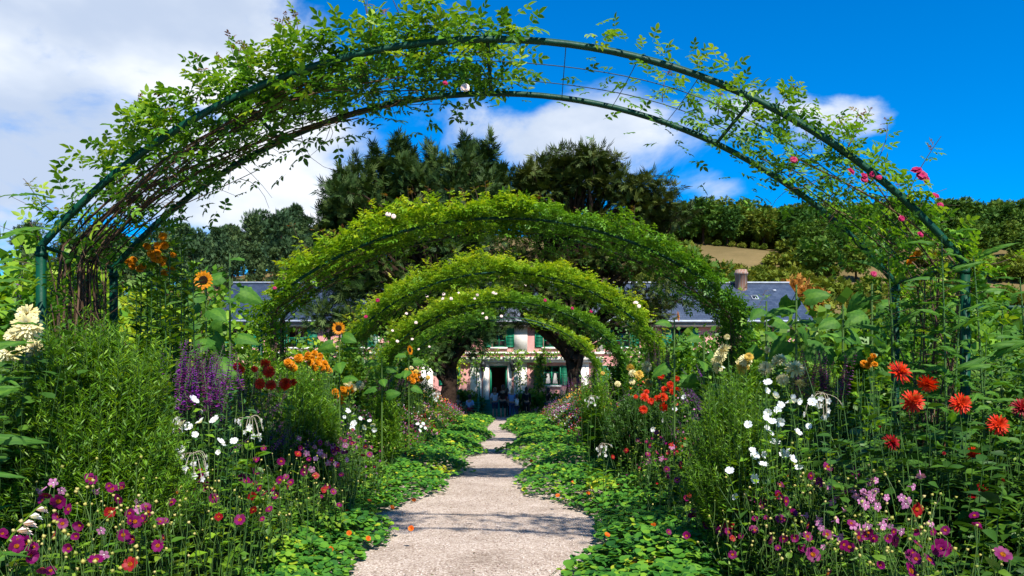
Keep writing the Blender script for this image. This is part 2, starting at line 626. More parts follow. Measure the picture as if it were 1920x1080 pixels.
def make_flowers():
    # every flower is about 1 unit across, facing +Z
    for q, col in (('magenta', 'magenta'), ('crimson1', 'crimson')):
        mb = MB()
        petal_ring(mb, 8, .07, .45, .33, .18, tip=.13, notch=.05)
        reg(q, mb, M[col], ('flower_centre', dome_mesh('disc', .17, .12, M['disc'])))
    mb = MB()
    petal_ring(mb, 8, .07, .45, .33, .75, tip=.13, notch=.05)
    reg('magenta_cup', mb, M['magenta'], ('flower_centre', dome_mesh('disc2', .13, .10, M['disc'])))
    for kind, m, w in (('cactus', 'scarlet', .085), ('cactus_crimson', 'crimson', .085), ('cream', 'cream', .13), ('yellow', 'yellow', .15), ('redball', 'scarlet', .15)):
        mb = MB()
        for ring, (n, L, tl) in enumerate(((16, .50, -.25), (16, .50, .05), (15, .47, .35), (13, .42, .68), (10, .34, 1.0), (6, .24, 1.3))):
            petal_ring(mb, n, .03, L, w, tl, z=.02 * ring, phase=ring * .37, tip=.10, cup=.35, var0=.25 + .1 * ring, jit=.16)
        cm = M['yellow'] if kind == 'cream' else M[m]
        reg(kind, mb, M[m], ('flower_centre', dome_mesh('core', .09, .17, cm)))
    mb = MB()
    petal_ring(mb, 5, .03, .5, .41, .5, tip=.16, cup=.10, notch=.07)
    reg('lavatera', mb, M['white'], ('flower_centre', dome_mesh('stamen', .045, .16, M['cream'], 6)))
    # pink tobacco: a narrow tube opening to a five-lobed star
    mb = MB()
    mb.lathe((0, 0, -.75), [(.05, 0), (.07, .45), (.13, .75)], 6, 0)
    petal_ring(mb, 5, .10, .42, .40, .15, tip=.12)
    reg('tobacco', mb, M['pink'], ('flower_centre', dome_mesh('throat', .09, .04, M['white'], 6)))
    # white woodland tobacco: a nodding head of long tubes
    mb = MB()
    st = MB()
    for i in range(11):
        a = 2 * math.pi * i / 11 + random.uniform(-.2, .2)
        r = random.uniform(.08, .52)
        drop = random.uniform(.10, .85)
        u = np.array([math.cos(a), math.sin(a), 0])
        p0, p1, p2 = np.zeros(3), u * r * random.uniform(.5, 1.1) + np.array([0, 0, random.uniform(-.05, .28)]), u * r * random.uniform(.9, 1.3) + np.array([0, 0, -drop])
        P = bez(p0[None], p1[None], p2[None], np.linspace(0, 1, 7))
        mb.tubes(P, np.array([.005, .006, .007, .008, .010, .012, .018])[None], 5, 1)
        sv, zv = np.array([-math.sin(a), math.cos(a), 0]), np.array([0, 0, 1.0])
        for k in range(5):
            b = 2 * math.pi * k / 5
            e, e2, e3 = ((sv * math.cos(q) + zv * math.sin(q)) * w_ + u * .03 for q, w_ in ((b, .125), (b + .55, .085), (b - .55, .085)))
            mb.raw([p2, p2 + e3, p2 + e, p2 + e2], [(0, 1, 2, 3)], 0, .9)
    reg('woodland', mb, [M['white'], M['palegreen']], None)
    # gold pompon
    mb = MB()
    for ring, (n, L, tl) in enumerate(((12, .5, -.6), (13, .5, -.2), (13, .5, .15), (12, .48, .5), (9, .46, .85), (6, .44, 1.2))):
        petal_ring(mb, n, .02, L, .22, tl, phase=ring * .4, tip=.2, cup=.3, jit=.15)
    reg('pompon', mb, M['gold'], ('flower_centre', dome_mesh('pcore', .14, .42, M['gold'], 8)))
    # sunflower
    mb = MB()
    petal_ring(mb, 18, .20, .32, .13, .10, tip=.08, jit=.12)
    petal_ring(mb, 16, .20, .28, .13, .35, phase=.2, tip=.08, jit=.15)
    reg('sunflower', mb, M['gold'], ('flower_disc', dome_mesh('sdisc', .24, .07, M['disc_dark'], 16)))
    # open rose
    for kind, m in (('rose', 'rosepink'), ('blush', 'blush')):
        mb = MB()
        for ring, (n, L, tl) in enumerate(((6, .48, .15), (6, .42, .5), (5, .34, .85), (4, .26, 1.2))):
            petal_ring(mb, n, .04, L, .46, tl, phase=ring * .5, tip=.2, cup=.3, jit=.15)
        reg(kind, mb, M[m], ('flower_centre', dome_mesh('rcore', .10, .14, M[m], 6)))
    # nasturtium
    mb = MB()
    petal_ring(mb, 5, .05, .48, .48, .55, tip=.2, cup=.1)
    reg('nast', mb, M['orange'], ('flower_centre', dome_mesh('ncore', .07, .06, M['crimson'], 6)))
    # upright spike of small whorled florets, 1 unit tall along +Z
    for kind, m in (('spike', 'purple'), ('spike_mauve', 'mauve')):
        mb = MB()
        n = 90
        z = np.sort(rng.random(n)) ** .9
        a = rng.random(n) * 6.283
        r = .055 * (1.15 - z)
        z = np.round(z * 16) / 16 + rng.normal(size=n) * .008
        d = np.stack([np.cos(a), np.sin(a), np.full(n, .35)], -1)
        pos = np.stack([np.cos(a) * r * .3, np.sin(a) * r * .3, z], -1)
        mb.inst(T_OV, pos, frames(d, np.tile([0, 0, 1.0], (n, 1)) + rnd(n) * .2), .10 * (1.15 - .75 * z))
        mb.tubes(np.array([[(0, 0, -.1), (0, 0, .5), (0, 0, 1.02)]]), .010, 4, 1)
        reg(kind, mb, [M[m], M['stem']], None)


make_flowers()


def put_flower(kind, loc, n, size, parent, name='flower', spin=None):
    me, centre = FL[kind]
    o = bpy.data.objects.new(name, me)
    COL.objects.link(o)
    q = Vector(n).normalized().to_track_quat('Z', 'Y').to_matrix().to_4x4()
    q = q @ Matrix.Rotation(random.uniform(0, 6.283) if spin is None else spin, 4, 'Z')
    base = Vector((0, 0, 0))
    if parent is not None:
        o.parent = parent
        base = parent.location.copy()
    o.matrix_local = Matrix.Translation(Vector(loc) - base) @ q @ Matrix.Scale(size, 4)
    if centre:
        c = bpy.data.objects.new(centre[0], centre[1])
        COL.objects.link(c)
        c.parent = o
        c.location = (0, 0, .01)
    return o


def face_dir(side=0.0, up=.45, wild=.45):
    """flowers turn to the light: to the south (the camera side) and up"""
    v = np.array([-.25 * side + .15, -1.0, up]) + rng.normal(size=3) * wild
    return v / np.linalg.norm(v)


# ------------------------------------------------------------------ ground, path, hills


def hill_h(x, y):
    x = np.asarray(x, float)
    y = np.asarray(y, float)
    s = np.clip((y - 78) / 150, 0, 1)
    h = 48 * (s ** .95)
    h = h * (1 - .14 * np.clip((-5 - x) / 30, 0, 1) - .30 * np.clip((-58 - x) / 75, 0, 1))
    h = h + np.clip((y - 78) / 60, 0, 1) * (wob(x, y, .035, 2.0) * 1.6)
    return np.where(y > 228, h - (y - 228) * .02, h)


def make_ground():
    xs = np.concatenate([np.linspace(-900, -120, 10)[:-1], np.linspace(-120, 160, 57), np.linspace(160, 900, 10)[1:]])
    ys = np.concatenate([np.linspace(-60, 70, 14)[:-1], np.linspace(70, 260, 58), np.linspace(260, 1500, 8)[1:]])
    X, Y = np.meshgrid(xs, ys)
    Z = hill_h(X, Y)
    W = len(xs)
    v = np.stack([X, Y, Z], -1).reshape(-1, 3)
    i = np.arange(len(ys) - 1)[:, None] * W + np.arange(W - 1)[None]
    f = np.stack([i, i + 1, i + 1 + W, i + W], -1).reshape(-1, 4)
    m = bpy.data.materials.new('meadow')
    m.use_nodes = True
    t = NT(m.node_tree)
    geo = t.n('ShaderNodeNewGeometry').outputs['Position']
    n1 = t.n('ShaderNodeTexNoise', {'Vector': geo, 'Scale': .06, 'Detail': 8.0, 'Roughness': .6}).outputs[0]
    n2 = t.n('ShaderNodeTexNoise', {'Vector': geo, 'Scale': 1.4, 'Detail': 6.0}).outputs[0]
    dry = t.ramp(n1, [(.38, (.125, .085, .036)), (.62, (.20, .135, .06))])
    sep = t.n('ShaderNodeSeparateXYZ', {0: geo})
    far = t.n('ShaderNodeMapRange', {0: sep.outputs[1], 1: 80.0, 2: 120.0}).outputs[0]
    soil = t.ramp(n2, [(.4, (.022, .020, .010)), (.6, (.045, .055, .018))])
    c = t.mix(far, soil, t.mix(t.math('MULTIPLY', n2, .6), dry, (.09, .085, .025)))
    b = t.n('ShaderNodeBump', {'Height': n2, 'Strength': .6, 'Distance': .2})
    p = t.n('ShaderNodeBsdfPrincipled', {'Base Color': c, 'Roughness': .95, 'Specular IOR Level': .1, 'Normal': b.outputs[0]})
    t.n('ShaderNodeOutputMaterial', {0: p.outputs[0]})
    tag(MB().raw(v, f).build('ground', m, smooth=True), kind='structure')

    g = bpy.data.materials.new('gravel')
    g.use_nodes = True
    t = NT(g.node_tree)
    geo = t.n('ShaderNodeNewGeometry').outputs['Position']
    warp = t.n('ShaderNodeTexNoise', {'Vector': geo, 'Scale': 30.0, 'Detail': 2.0})
    vv = t.n('ShaderNodeVectorMath', {0: geo, 1: t.n('ShaderNodeVectorMath', {0: warp.outputs['Color'], 1: (.012, .012, .012)}, operation='MULTIPLY').outputs[0]}, operation='ADD').outputs[0]
    vo = t.n('ShaderNodeTexVoronoi', {'Vector': vv, 'Scale': 62.0, 'Randomness': 1.0})
    cell = t.n('ShaderNodeSeparateColor', {0: vo.outputs['Color']}).outputs[0]
    c = t.ramp(cell, [(0, (.24, .185, .15)), (.15, (.40, .33, .28)), (.5, (.50, .43, .36)), (.85, (.58, .51, .44)), (1, (.72, .66, .60))])
    big = t.n('ShaderNodeTexNoise', {'Vector': geo, 'Scale': 1.3, 'Detail': 6.0, 'Roughness': .65}).outputs[0]
    c = t.mix(1.0, c, t.ramp(big, [(.30, (.60, .55, .51)), (.46, (.85, .80, .77)), (.62, (.98, .94, .92))]), 'MULTIPLY')
    gap = t.ramp(vo.outputs['Distance'], [(.35, (1, 1, 1)), (.85, (.62, .57, .53))])
    c = t.mix(1.0, c, gap, 'MULTIPLY')
    hgt = t.math('ADD', t.math('MULTIPLY', t.math('SUBTRACT', 1.0, vo.outputs['Distance']), .6), t.math('MULTIPLY', big, 1.0))
    b = t.n('ShaderNodeBump', {'Height': hgt, 'Strength': .8, 'Distance': .012})
    p = t.n('ShaderNodeBsdfPrincipled', {'Base Color': c, 'Roughness': .85, 'Specular IOR Level': .2, 'Normal': b.outputs[0]})
    t.n('ShaderNodeOutputMaterial', {0: p.outputs[0]})
    ys = np.linspace(-6, 41, 95)
    v, f = [], []
    for y in ys:
        for x in (-2.1, -.7, .7, 2.1):
            v.append((float(ax(y)) + x, y, .004 + .012 * float(wob(x * 2, y, 1.1)) + .014))
    for i in range(len(ys) - 1):
        for k in range(3):
            o = i * 4 + k
            f.append((o, o + 1, o + 5, o + 4))
    tag(MB().raw(v, f).build('path', g, smooth=True), kind='structure')
    fc = MB().raw([(-14, 41, .01), (14, 41, .01), (14, 47.2, .01), (-14, 47.2, .01)], [(0, 1, 2, 3)])
    tag(fc.build('forecourt', g), kind='structure')

    # loose larger pebbles and litter on the path
    n = 5200
    y = 5.2 + 15 * rng.random(n) ** 1.7
    x = ax(y) + rng.uniform(-1.5, 1.3, n)
    oct_ = Tpl([(1, 0, 0), (0, 1, 0), (-1, 0, 0), (0, -1, 0), (0, 0, .6), (0, 0, -.6)],
               [(0, 1, 4), (1, 2, 4), (2, 3, 4), (3, 0, 4), (1, 0, 5), (2, 1, 5), (3, 2, 5), (0, 3, 5)])
    d = rnd(n) * np.array([1, 1, .25])
    st = leafmat('pebble', [(.20, .13, .10), (.46, .36, .31), (.66, .58, .52)], 0, .8)
    mb = MB().inst(oct_, np.stack([x, y, np.full(n, .022)], -1), frames(d, np.tile([0, 0, 1.0], (n, 1))), rng.uniform(.005, .011, n))
    tag(mb.build('loose_pebbles', st), 'loose pale pebbles scattered over the gravel path', 'gravel', kind='stuff')
    n = 620
    y = 5.4 + 16 * rng.random(n) ** 1.3
    x = ax(y) + np.where(rng.random(n) < .6, np.sign(rng.random(n) - .5) * rng.uniform(.7, 1.4, n), rng.uniform(-1.2, 1.0, n))
    d = rnd(n) * np.array([1, 1, .15])
    lt = leafmat('litter', [(.05, .035, .015), (.10, .07, .03), (.09, .12, .03)], .2)
    mb = MB().inst(T_OV, np.stack([x, y, np.full(n, .035)], -1), frames(d, np.tile([0, 0, 1.0], (n, 1)) + rnd(n) * .3), rng.uniform(.010, .034, n))
    tag(mb.build('fallen_leaves', lt), 'small brown and green fallen leaves lying on the gravel path', 'fallen leaves', kind='stuff')


make_ground()

# ------------------------------------------------------------------ house


def make_house():
    Yf = 47.0
    S = FOC / Yf
    hx = lambda px: (px - CX) / S
    hz = lambda py: EYE + (HY - py) / S
    pink = mat('pink_render', (.52, .235, .215), .9, .1, .3, 25, (.62, .32, .29), 1.2)
    whitew = mat('white_stucco', (.68, .63, .56), .9, .1, .3, 25, (.80, .76, .70), 1.5)
    slate = bpy.data.materials.new('slate')
    slate.use_nodes = True
    t = NT(slate.node_tree)
    tc = t.n('ShaderNodeTexCoord').outputs['Object']
    br = t.n('ShaderNodeTexBrick', {'Vector': tc, 'Scale': 1.0, 'Color1': (.030, .046, .080, 1), 'Color2': (.052, .072, .112, 1), 'Mortar': (.014, .02, .035, 1),
                                    'Mortar Size': .012, 'Brick Width': .34, 'Row Height': .20})
    nz = t.n('ShaderNodeTexNoise', {'Vector': tc, 'Scale': 1.5, 'Detail': 6.0}).outputs[0]
    c = t.mix(1.0, br.outputs[0], t.ramp(nz, [(.3, (.75, .75, .8)), (.7, (1.2, 1.15, 1.1))]), 'MULTIPLY')
    p = t.n('ShaderNodeBsdfPrincipled', {'Base Color': c, 'Roughness': .5, 'Specular IOR Level': .4})
    t.n('ShaderNodeOutputMaterial', {0: p.outputs[0]})
    zinc = mat('zinc', (.30, .33, .38), .45, .5, .1, 10, (.42, .45, .50), 3)
    glass = mat('window_glass', (.012, .016, .020), .08, .6)
    wood = mat('eave_wood', (.20, .17, .15), .8, .1, .2, 20, (.28, .24, .20), 4)
    curtain = mat('curtain', (.42, .40, .38), .9)
    dark = mat('interior_floor', (.03, .025, .02), .9)
    iron = mat('lantern_iron', (.02, .022, .024), .5, .4)
    brick = bpy.data.materials.new('chimney_brick')
    brick.use_nodes = True
    t = NT(brick.node_tree)
    tc = t.n('ShaderNodeTexCoord').outputs['Object']
    br = t.n('ShaderNodeTexBrick', {'Vector': tc, 'Scale': 1.0, 'Color1': (.19, .09, .06, 1), 'Color2': (.30, .16, .11, 1), 'Mortar': (.30, .26, .22, 1),
                                    'Mortar Size': .012, 'Brick Width': .22, 'Row Height': .09})
    p = t.n('ShaderNodeBsdfPrincipled', {'Base Color': br.outputs[0], 'Roughness': .9})
    t.n('ShaderNodeOutputMaterial', {0: p.outputs[0]})

    x0, x1, zt = -18.6, 18.5, 6.0
    root = thing('country_house', 'long pink house with slate roof, white trim and green shutters at the path end', 'house', (0, Yf, 0))
    # openings: (x0, x1, z0, z1)
    ups = [(hx(430), hx(471)), (hx(540), hx(577)), (hx(923), hx(948)), (hx(1019), hx(1044)), (hx(660), hx(690)), (hx(1150), hx(1180)), (hx(1260), hx(1290)), (hx(1420), hx(1450))]
    lows = [(hx(834), hx(851)), (hx(1020), hx(1049)), (hx(700), hx(730)), (hx(1140), hx(1170))]
    door = (hx(918), hx(951), hz(749), hz(686))
    ops = [(a, b, hz(651), hz(607 if a < -10 else 613)) for a, b in ups] + [(a, b, hz(722), hz(686)) for a, b in lows] + [door]
    xsb = sorted({x0, x1, *[o[0] for o in ops], *[o[1] for o in ops]})
    zsb = sorted({0.0, zt, *[o[2] for o in ops], *[o[3] for o in ops]})
    wall = MB()
    for xa, xb in zip(xsb[:-1], xsb[1:]):
        for za, zb in zip(zsb[:-1], zsb[1:]):
            mx, mz = (xa + xb) / 2, (za + zb) / 2
            if any(o[0] < mx < o[1] and o[2] < mz < o[3] for o in ops):
                continue
            wall.raw([(xa, Yf, za), (xb, Yf, za), (xb, Yf, zb), (xa, Yf, zb)], [(0, 1, 2, 3)])
    for a, b, c, d in ops:
        e = Yf + .3
        for q in (((a, Yf, c), (a, e, c), (a, e, d), (a, Yf, d)), ((b, e, c), (b, Yf, c), (b, Yf, d), (b, e, d)),
                  ((a, Yf, d), (a, e, d), (b, e, d), (b, Yf, d)), ((a, e, c), (a, Yf, c), (b, Yf, c), (b, e, c))):
            wall.raw(q, [(0, 1, 2, 3)])
    yb = Yf + 7.5
    wall.raw([(x0, Yf, 0), (x0, yb, 0), (x0, yb, zt), (x0, Yf, zt)], [(3, 2, 1, 0)])
    wall.raw([(x1, Yf, 0), (x1, yb, 0), (x1, yb, zt), (x1, Yf, zt)], [(0, 1, 2, 3)])
    wall.raw([(x0, yb, 0), (x1, yb, 0), (x1, yb, zt), (x0, yb, zt)], [(3, 2, 1, 0)])
    rz = 8.75
    for xx in (x0, x1):
        wall.raw([(xx, Yf, zt), (xx, yb, zt), (xx, Yf + 3.75, rz - .1)], [(0, 1, 2)])
    wall.build('wall', pink, root)
    fl = MB()
    fl.box(x0 + .05, x1 - .05, Yf + .35, yb - .05, hz(750) - .15, hz(750))
    fl.box(x0 + .05, x1 - .05, Yf + .35, yb - .05, hz(653) - .2, hz(653))
    fl.build('interior_floor', dark, root)
    # roof
    rf = MB()
    t_ = .14
    ye, ze = Yf - .45, 5.86
    yr = Yf + 3.75
    for s, ya in ((1, ye), (-1, yb + .45)):
        v = [(x0 - .3, ya, ze), (x1 + .3, ya, ze), (x1 + .3, yr, rz), (x0 - .3, yr, rz)]
        v += [(a, b, c + t_) for a, b, c in v]
        rf.raw(v, [(0, 3, 2, 1), (4, 5, 6, 7), (0, 1, 5, 4), (0, 4, 7, 3), (1, 2, 6, 5)])
    roof = rf.build('roof', slate, root)
    MB().box(x0 - .32, x1 + .32, yr - .12, yr + .12, rz + t_ - .02, rz + t_ + .09).build('ridge_cap', zinc, roof)
    MB().box(x0 - .3, x1 + .3, ye - .12, ye - .005, ze - .02, ze + .12).build('gutter', zinc, roof)
    MB().box(x0 - .25, x1 + .25, ye + .03, Yf - .003, ze - .30, ze - .06).build('eave_board', wood, roof)
    ch = MB()
    cxm = (1385 - CX) / FOC * yr
    ch.lathe((cxm, yr - .55, 8.1), [(.40, 0), (.40, 1.25), (.46, 1.28), (.46, 1.42), (.41, 1.45), (.39, 1.60), (.29, 1.62), (.27, 1.4)], 14)
    ch.build('chimney', brick, roof)
    for px, pz, w, h in ((1415, .42, .42, .55), (455, .22, .22, .12), (1452, .22, .2, .12), (505, .62, .42, .55)):
        k = 1 - pz
        yy = ye + (yr - ye) * k
        zz = ze + t_ + (rz - ze) * k
        xx = (px - CX) / FOC * yy
        sl = Matrix.Rotation(math.atan2(rz - ze, yr - ye), 3, 'X')
        fr = MB()
        fr.box(-w / 2, w / 2, -h / 2, h / 2, .01, .07)
        fr.v = [np.array([sl @ Vector(p) + Vector((xx, yy, zz)) for p in vv]) for vv in fr.v]
        sk = fr.build('skylight' if w > .3 else 'roof_vent', zinc, roof)
        if w > .3:
            gp = MB().box(-w / 2 + .05, w / 2 - .05, -h / 2 + .05, h / 2 - .05, .072, .08)
            gp.v = [np.array([sl @ Vector(p) + Vector((xx, yy, zz)) for p in vv]) for vv in gp.v]
            skg = bpy.data.objects.new('skylight_glass', gp.mesh('skylight_glass', glass))
            COL.objects.link(skg)
            skg.parent = roof
            skg.location = roof.location * 0
    # windows
    def window(a, b, c, d, balustrade=False, curtains=False):
        y = Yf + .16
        f = MB()
        w = .07
        f.box(a, a + w, y, y + .07, c, d)
        f.box(b - w, b, y, y + .07, c, d)
        f.box(a + w, b - w, y, y + .07, d - w, d)
        f.box(a + w, b - w, y, y + .07, c, c + w)
        m = (a + b) / 2
        f.box(m - .045, m + .045, y - .01, y + .06, c + w, d - w)
        for k in (1, 2):
            zz = c + (d - c) * k / 3
            f.box(a + w, m - .045, y + .01, y + .05, zz - .02, zz + .02)
            f.box(m + .045, b - w, y + .01, y + .05, zz - .02, zz + .02)
        wn = f.build('window', M['green_paint'], root)
        MB().box(a + w, b - w, y + .028, y + .034, c + w, d - w).build('pane', glass, wn)
        MB().box(a - .12, b + .12, Yf - .14, Yf - .003, c - .12, c - .003).build('sill', whitew, wn)
        if curtains:
            for s0, s1 in ((a + .1, a + .42), (b - .42, b - .1)):
                MB().raw([(s0, y - .02, c + .1), (s1, y - .02, c + .1), ((s0 + s1) / 2 + .06, y - .02, c + (d - c) * .62), ((s0 + s1) / 2 - .06, y - .02, c + (d - c) * .62)],
                         [(0, 1, 2, 3)]).build('curtain', curtain, wn)
        ww = min(.62, (b - a) * .62)
        for s0, s1 in ((a - ww - .02, a - .02), (b + .02, b + ww + .02)):
            sh = MB()
            sh.box(s0, s0 + .06, Yf - .07, Yf - .02, c, d)
            sh.box(s1 - .06, s1, Yf - .07, Yf - .02, c, d)
            nsl = 14
            for k in range(nsl + 1):
                zz = c + (d - c - .05) * k / nsl
                sh.box(s0 + .06, s1 - .06, Yf - (.065 if k % 7 else .072), Yf - .02, zz, zz + (.05 if k % 7 else .075))
            sh.raw([(s0 + .06, Yf - .03, c), (s1 - .06, Yf - .03, c), (s1 - .06, Yf - .03, d), (s0 + .06, Yf - .03, d)], [(0, 1, 2, 3)])
            sh.build('shutter', M['green_paint'], root)
        if balustrade:
            bl = MB()
            bl.box(a - .6, b + .6, Yf - .24, Yf - .20, c + .55, c + .60)
            bl.box(a - .6, b + .6, Yf - .24, Yf - .20, c + .05, c + .10)
            for xx in np.arange(a - .58, b + .6, .13):
                bl.box(xx, xx + .03, Yf - .235, Yf - .205, c + .10, c + .55)
            bl.box(a - .6, a - .56, Yf - .199, Yf - .003, c + .5, c + .54)
            bl.box(b + .56, b + .6, Yf - .199, Yf - .003, c + .5, c + .54)
            bl.build('balustrade', M['green_paint'], root)
    for i, (a, b, c, d) in enumerate(ops[:-1]):
        if i in (0, 1):
            # open studio window: frame without sashes
            f = MB()
            f.box(a, a + .06, Yf + .1, Yf + .18, c, d)
            f.box(b - .06, b, Yf + .1, Yf + .18, c, d)
            f.box(a + .05, b - .05, Yf + .105, Yf + .175, d - .06, d - .002)
            wn = f.build('window_frame', M['green_paint'], root)
            MB().box(a - .12, b + .12, Yf - .14, Yf - .003, c - .12, c - .003).build('sill', whitew, wn)
            for s0, s1 in ((a - .62, a - .02), (b + .02, b + .62)):
                sh = MB()
                for k in range(13):
                    zz = c + (d - c) * k / 13
                    sh.box(s0, s1, Yf - (.07 if k % 2 else .06), Yf - .02, zz, zz + (d - c) / 13 - .004)
                sh.build('shutter', M['green_paint'], root)
            bl = MB()
            bl.box(a - .02, b + .02, Yf - .16, Yf - .12, c + .55, c + .60)
            for xx in np.arange(a, b, .14):
                bl.box(xx, xx + .03, Yf - .155, Yf - .125, c, c + .55)
            bl.build('balustrade', M['green_paint'], root)
        else:
            window(a, b, c, d, curtains=(i >= 8))
    # stucco trim: bands, pilasters and door surround
    tr = MB()
    tr.box(x0, x1, Yf - .10, Yf - .003, hz(664), hz(660))
    z_cor = hz(680)
    tr.box(hx(832), hx(1130), Yf - .30, Yf - .003, z_cor, z_cor + .14)
    tr.box(hx(832), hx(1130), Yf - .42, Yf - .003, z_cor + .142, z_cor + .36)
    for p0, p1 in ((963, 989), (882, 903), (905.5, 917), (952, 959.5), (964, 988), (790, 812), (1082, 1104)):
        up = p0 in (963,)
        tr.box(hx(p0), hx(p1), Yf - (.05 if up else .06), Yf - .004, hz(660) + .003 if up else .02, hz(600) if up else z_cor - .003)
    tr.box(hx(917), hx(952), Yf - .062, Yf - .004, door[3] + .003, z_cor - .004)
    for p0, p1 in ((640, 652), (700, 712), (1120, 1132), (1210, 1224)):
        tr.box(hx(p0), hx(p1), Yf - .05, Yf - .004, hz(660) + .003, 5.55)
    tr.build('stucco_trim', whitew, root)
    # door frame and open leaves
    a, b, c, d = door
    df = MB()
    df.box(a, a + .07, Yf + .05, Yf + .15, c, d)
    df.box(b - .07, b, Yf + .05, Yf + .15, c, d)
    df.box(a + .07, b - .07, Yf + .05, Yf + .15, d - .08, d)
    dfo = df.build('door_frame', M['green_paint'], root)
    for xx in (a + .07, b - .12):
        MB().box(xx, xx + .05, Yf + .16, Yf + .62, c + .02, d - .1).build('door_leaf', M['green_paint'], root)
    # steps with hand rails
    st = 6
    H = c
    for k in range(st):
        s = MB()
        depth = .32 * (st - k)
        s.box(hx(897), hx(970), Yf - depth - .06, Yf - .07 if k == st - 1 else Yf - .32 * (st - k - 1) - .02, 0, H * (k + 1) / st - .012)
        so = s.build('step', M['green_paint'], root)
    for xx in (hx(899), hx(968)):
        r_ = MB()
        r_.box(xx - .04, xx + .04, Yf - 1.95, Yf - 1.87, 0, 1.15)
        r_.box(xx - .04, xx + .04, Yf - .28, Yf - .20, c, c + .98)
        r_.tubes(np.array([[(xx, Yf - 1.95, 1.15), (xx, Yf - 1.0, 1.6), (xx, Yf - .2, c + .98)]]), .035, 6)
        for k in range(1, 5):
            yy = Yf - 1.9 + 1.68 * k / 5
            r_.tubes(np.array([[(xx, yy, .2 + .17 * k), (xx, yy, .99 + .19 * k)]]), .018, 4)
        r_.build('hand_rail', M['green_paint'], root)
    # wall lanterns
    for px in (906, 961.5):
        L = MB()
        xx, zz = hx(px) - .0, hz(697)
        y = Yf - .32
        L.lathe((xx, y, zz), [(.07, 0), (.13, .04), (.17, .42), (.19, .45), (.08, .62), (.03, .66), (.02, .76)], 6)
        L.box(xx - .02, xx + .02, y, Yf - .07, zz + .70, zz + .74)
        lo = L.build('wall_lantern', iron, root)
        MB().lathe((xx, y, zz + .05), [(.125, 0), (.16, .36)], 6).build('lantern_glass', mat('lantern_glass', (.5, .5, .45), .2), lo)
    return root


house = make_house()

# ------------------------------------------------------------------ trees


def crown_leaves(mb, cs, rs, per, tpl, size, flat=.0, up=.25, shell=.5, var=None):
    """clumps of sprays: centres cs (N,3), radii rs (N,3)"""
    N = len(cs)
    k = N * per
    off = unit(rnd(k)) * (rng.random((k, 1)) ** shell)
    C = np.repeat(cs, per, 0)
    Rr = np.repeat(rs, per, 0)
    pos = C + off * Rr
    outw = unit(off + rnd(k) * .35)
    d = unit(outw + np.array([0, 0, up]) + rnd(k) * .3)
    nh = unit(outw * (1 - flat) + np.array([0, 0, .6 + flat * 2]) + rnd(k) * .45)
    vv = None
    if var is not None:
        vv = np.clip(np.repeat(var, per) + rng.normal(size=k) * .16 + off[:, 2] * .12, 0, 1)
    mb.inst(tpl, pos, frames(d, nh), size * (.65 + .7 * rng.random(k)), vv)


def limb_set(mb, starts, ends, r0, r1, sag=.15, K=7, sides=5, wig=.0):
    a, c = np.asarray(starts, float), np.asarray(ends, float)
    L = np.linalg.norm(c - a, axis=1, keepdims=True)
    b = (a + c) / 2 + np.array([0, 0, 1.0]) * L * sag + rnd(len(a)) * L * .08
    P = bez(a, b, c, np.linspace(0, 1, K))
    P[:, 1:-1] += rnd(len(a) * (K - 2)).reshape(len(a), K - 2, 3) * L[:, :, None] * wig
    rad = np.asarray(r0)[..., None] * np.linspace(1, r1, K)[None]
    mb.tubes(P, rad, sides, 0, .5)


def yew(name, label, px, Y, tops, body, trunk_top, spiky, m, trunk_r=.38):
    """tops: (px, py) of the crown outline's peaks; body: (px, py, rx, rz) clumps in photo pixels"""
    S = FOC / Y
    base = np.array([(px - CX) / S, Y, 0.0])
    root = thing(name, label, 'tree', base)
    tb, cr = MB(), MB()
    P = np.array([[base + (0, 0, -.2), base + (0, 0, .6), base + (.15, .1, 2.2), base + (-.1, .2, 4.2), base + (.1, 0, trunk_top * .7), base + (0, 0, trunk_top)]])
    tb.tubes(P, np.array([[1.5, 1.1, .95, .85, .5, .12]]) * trunk_r, 10)
    cs, rs, ups = [], [], []
    for (x, y, rx, rz) in body:
        c = at(x, y, Y)
        for dy in (-1, 0, 1):
            n = 2 if spiky else random.choice((1, 1, 2))
            for _ in range(n):
                p = c + np.array([random.uniform(-.8, .8) * rx / S, dy * rx / S * 1.0 + random.uniform(-.7, .7) - .2, random.uniform(-.8, .8) * rz / S])
                cs.append(p)
                rs.append(np.array([1.0, 1.0, .30 if not spiky else .8]) * random.uniform(.65, 1.2))
    for (x, y) in tops:
        p = at(x, y, Y + random.uniform(-1.0, 1.0))
        if spiky:
            for k in range(5):
                cs.append(p + np.array([random.uniform(-.2, .2) * k, random.uniform(-.3, .3) * k, -.25 - .62 * k]))
                rs.append(np.array([.12 + .15 * k, .12 + .15 * k, .5]))
        else:
            for k in range(3):
                cs.append(p + np.array([random.uniform(-.9, .9), random.uniform(-.9, .9), -.35 - .4 * k]))
                rs.append(np.array([.8, .8, .22]))
    cs, rs = np.array(cs), np.array(rs)
    crown_leaves(cr, cs, rs, 76 if spiky else 84, T_YEW, .50, .15 if spiky else .55, .35 if spiky else .05, .45, rng.uniform(.15, .8, len(cs)))
    hh = np.clip(cs[:, 2] * .62, 2.2, trunk_top * .9)
    starts = np.stack([np.full(len(cs), base[0]), np.full(len(cs), Y), hh], -1) + rnd(len(cs)) * np.array([.2, .2, .3])
    limb_set(tb, starts, cs, np.full(len(cs), .16 if spiky else .19), .14, .12, 8, 5, .02)
    tb.build('trunk', M['bark'], root, True)
    cr.build('crown', m, root)
    return root


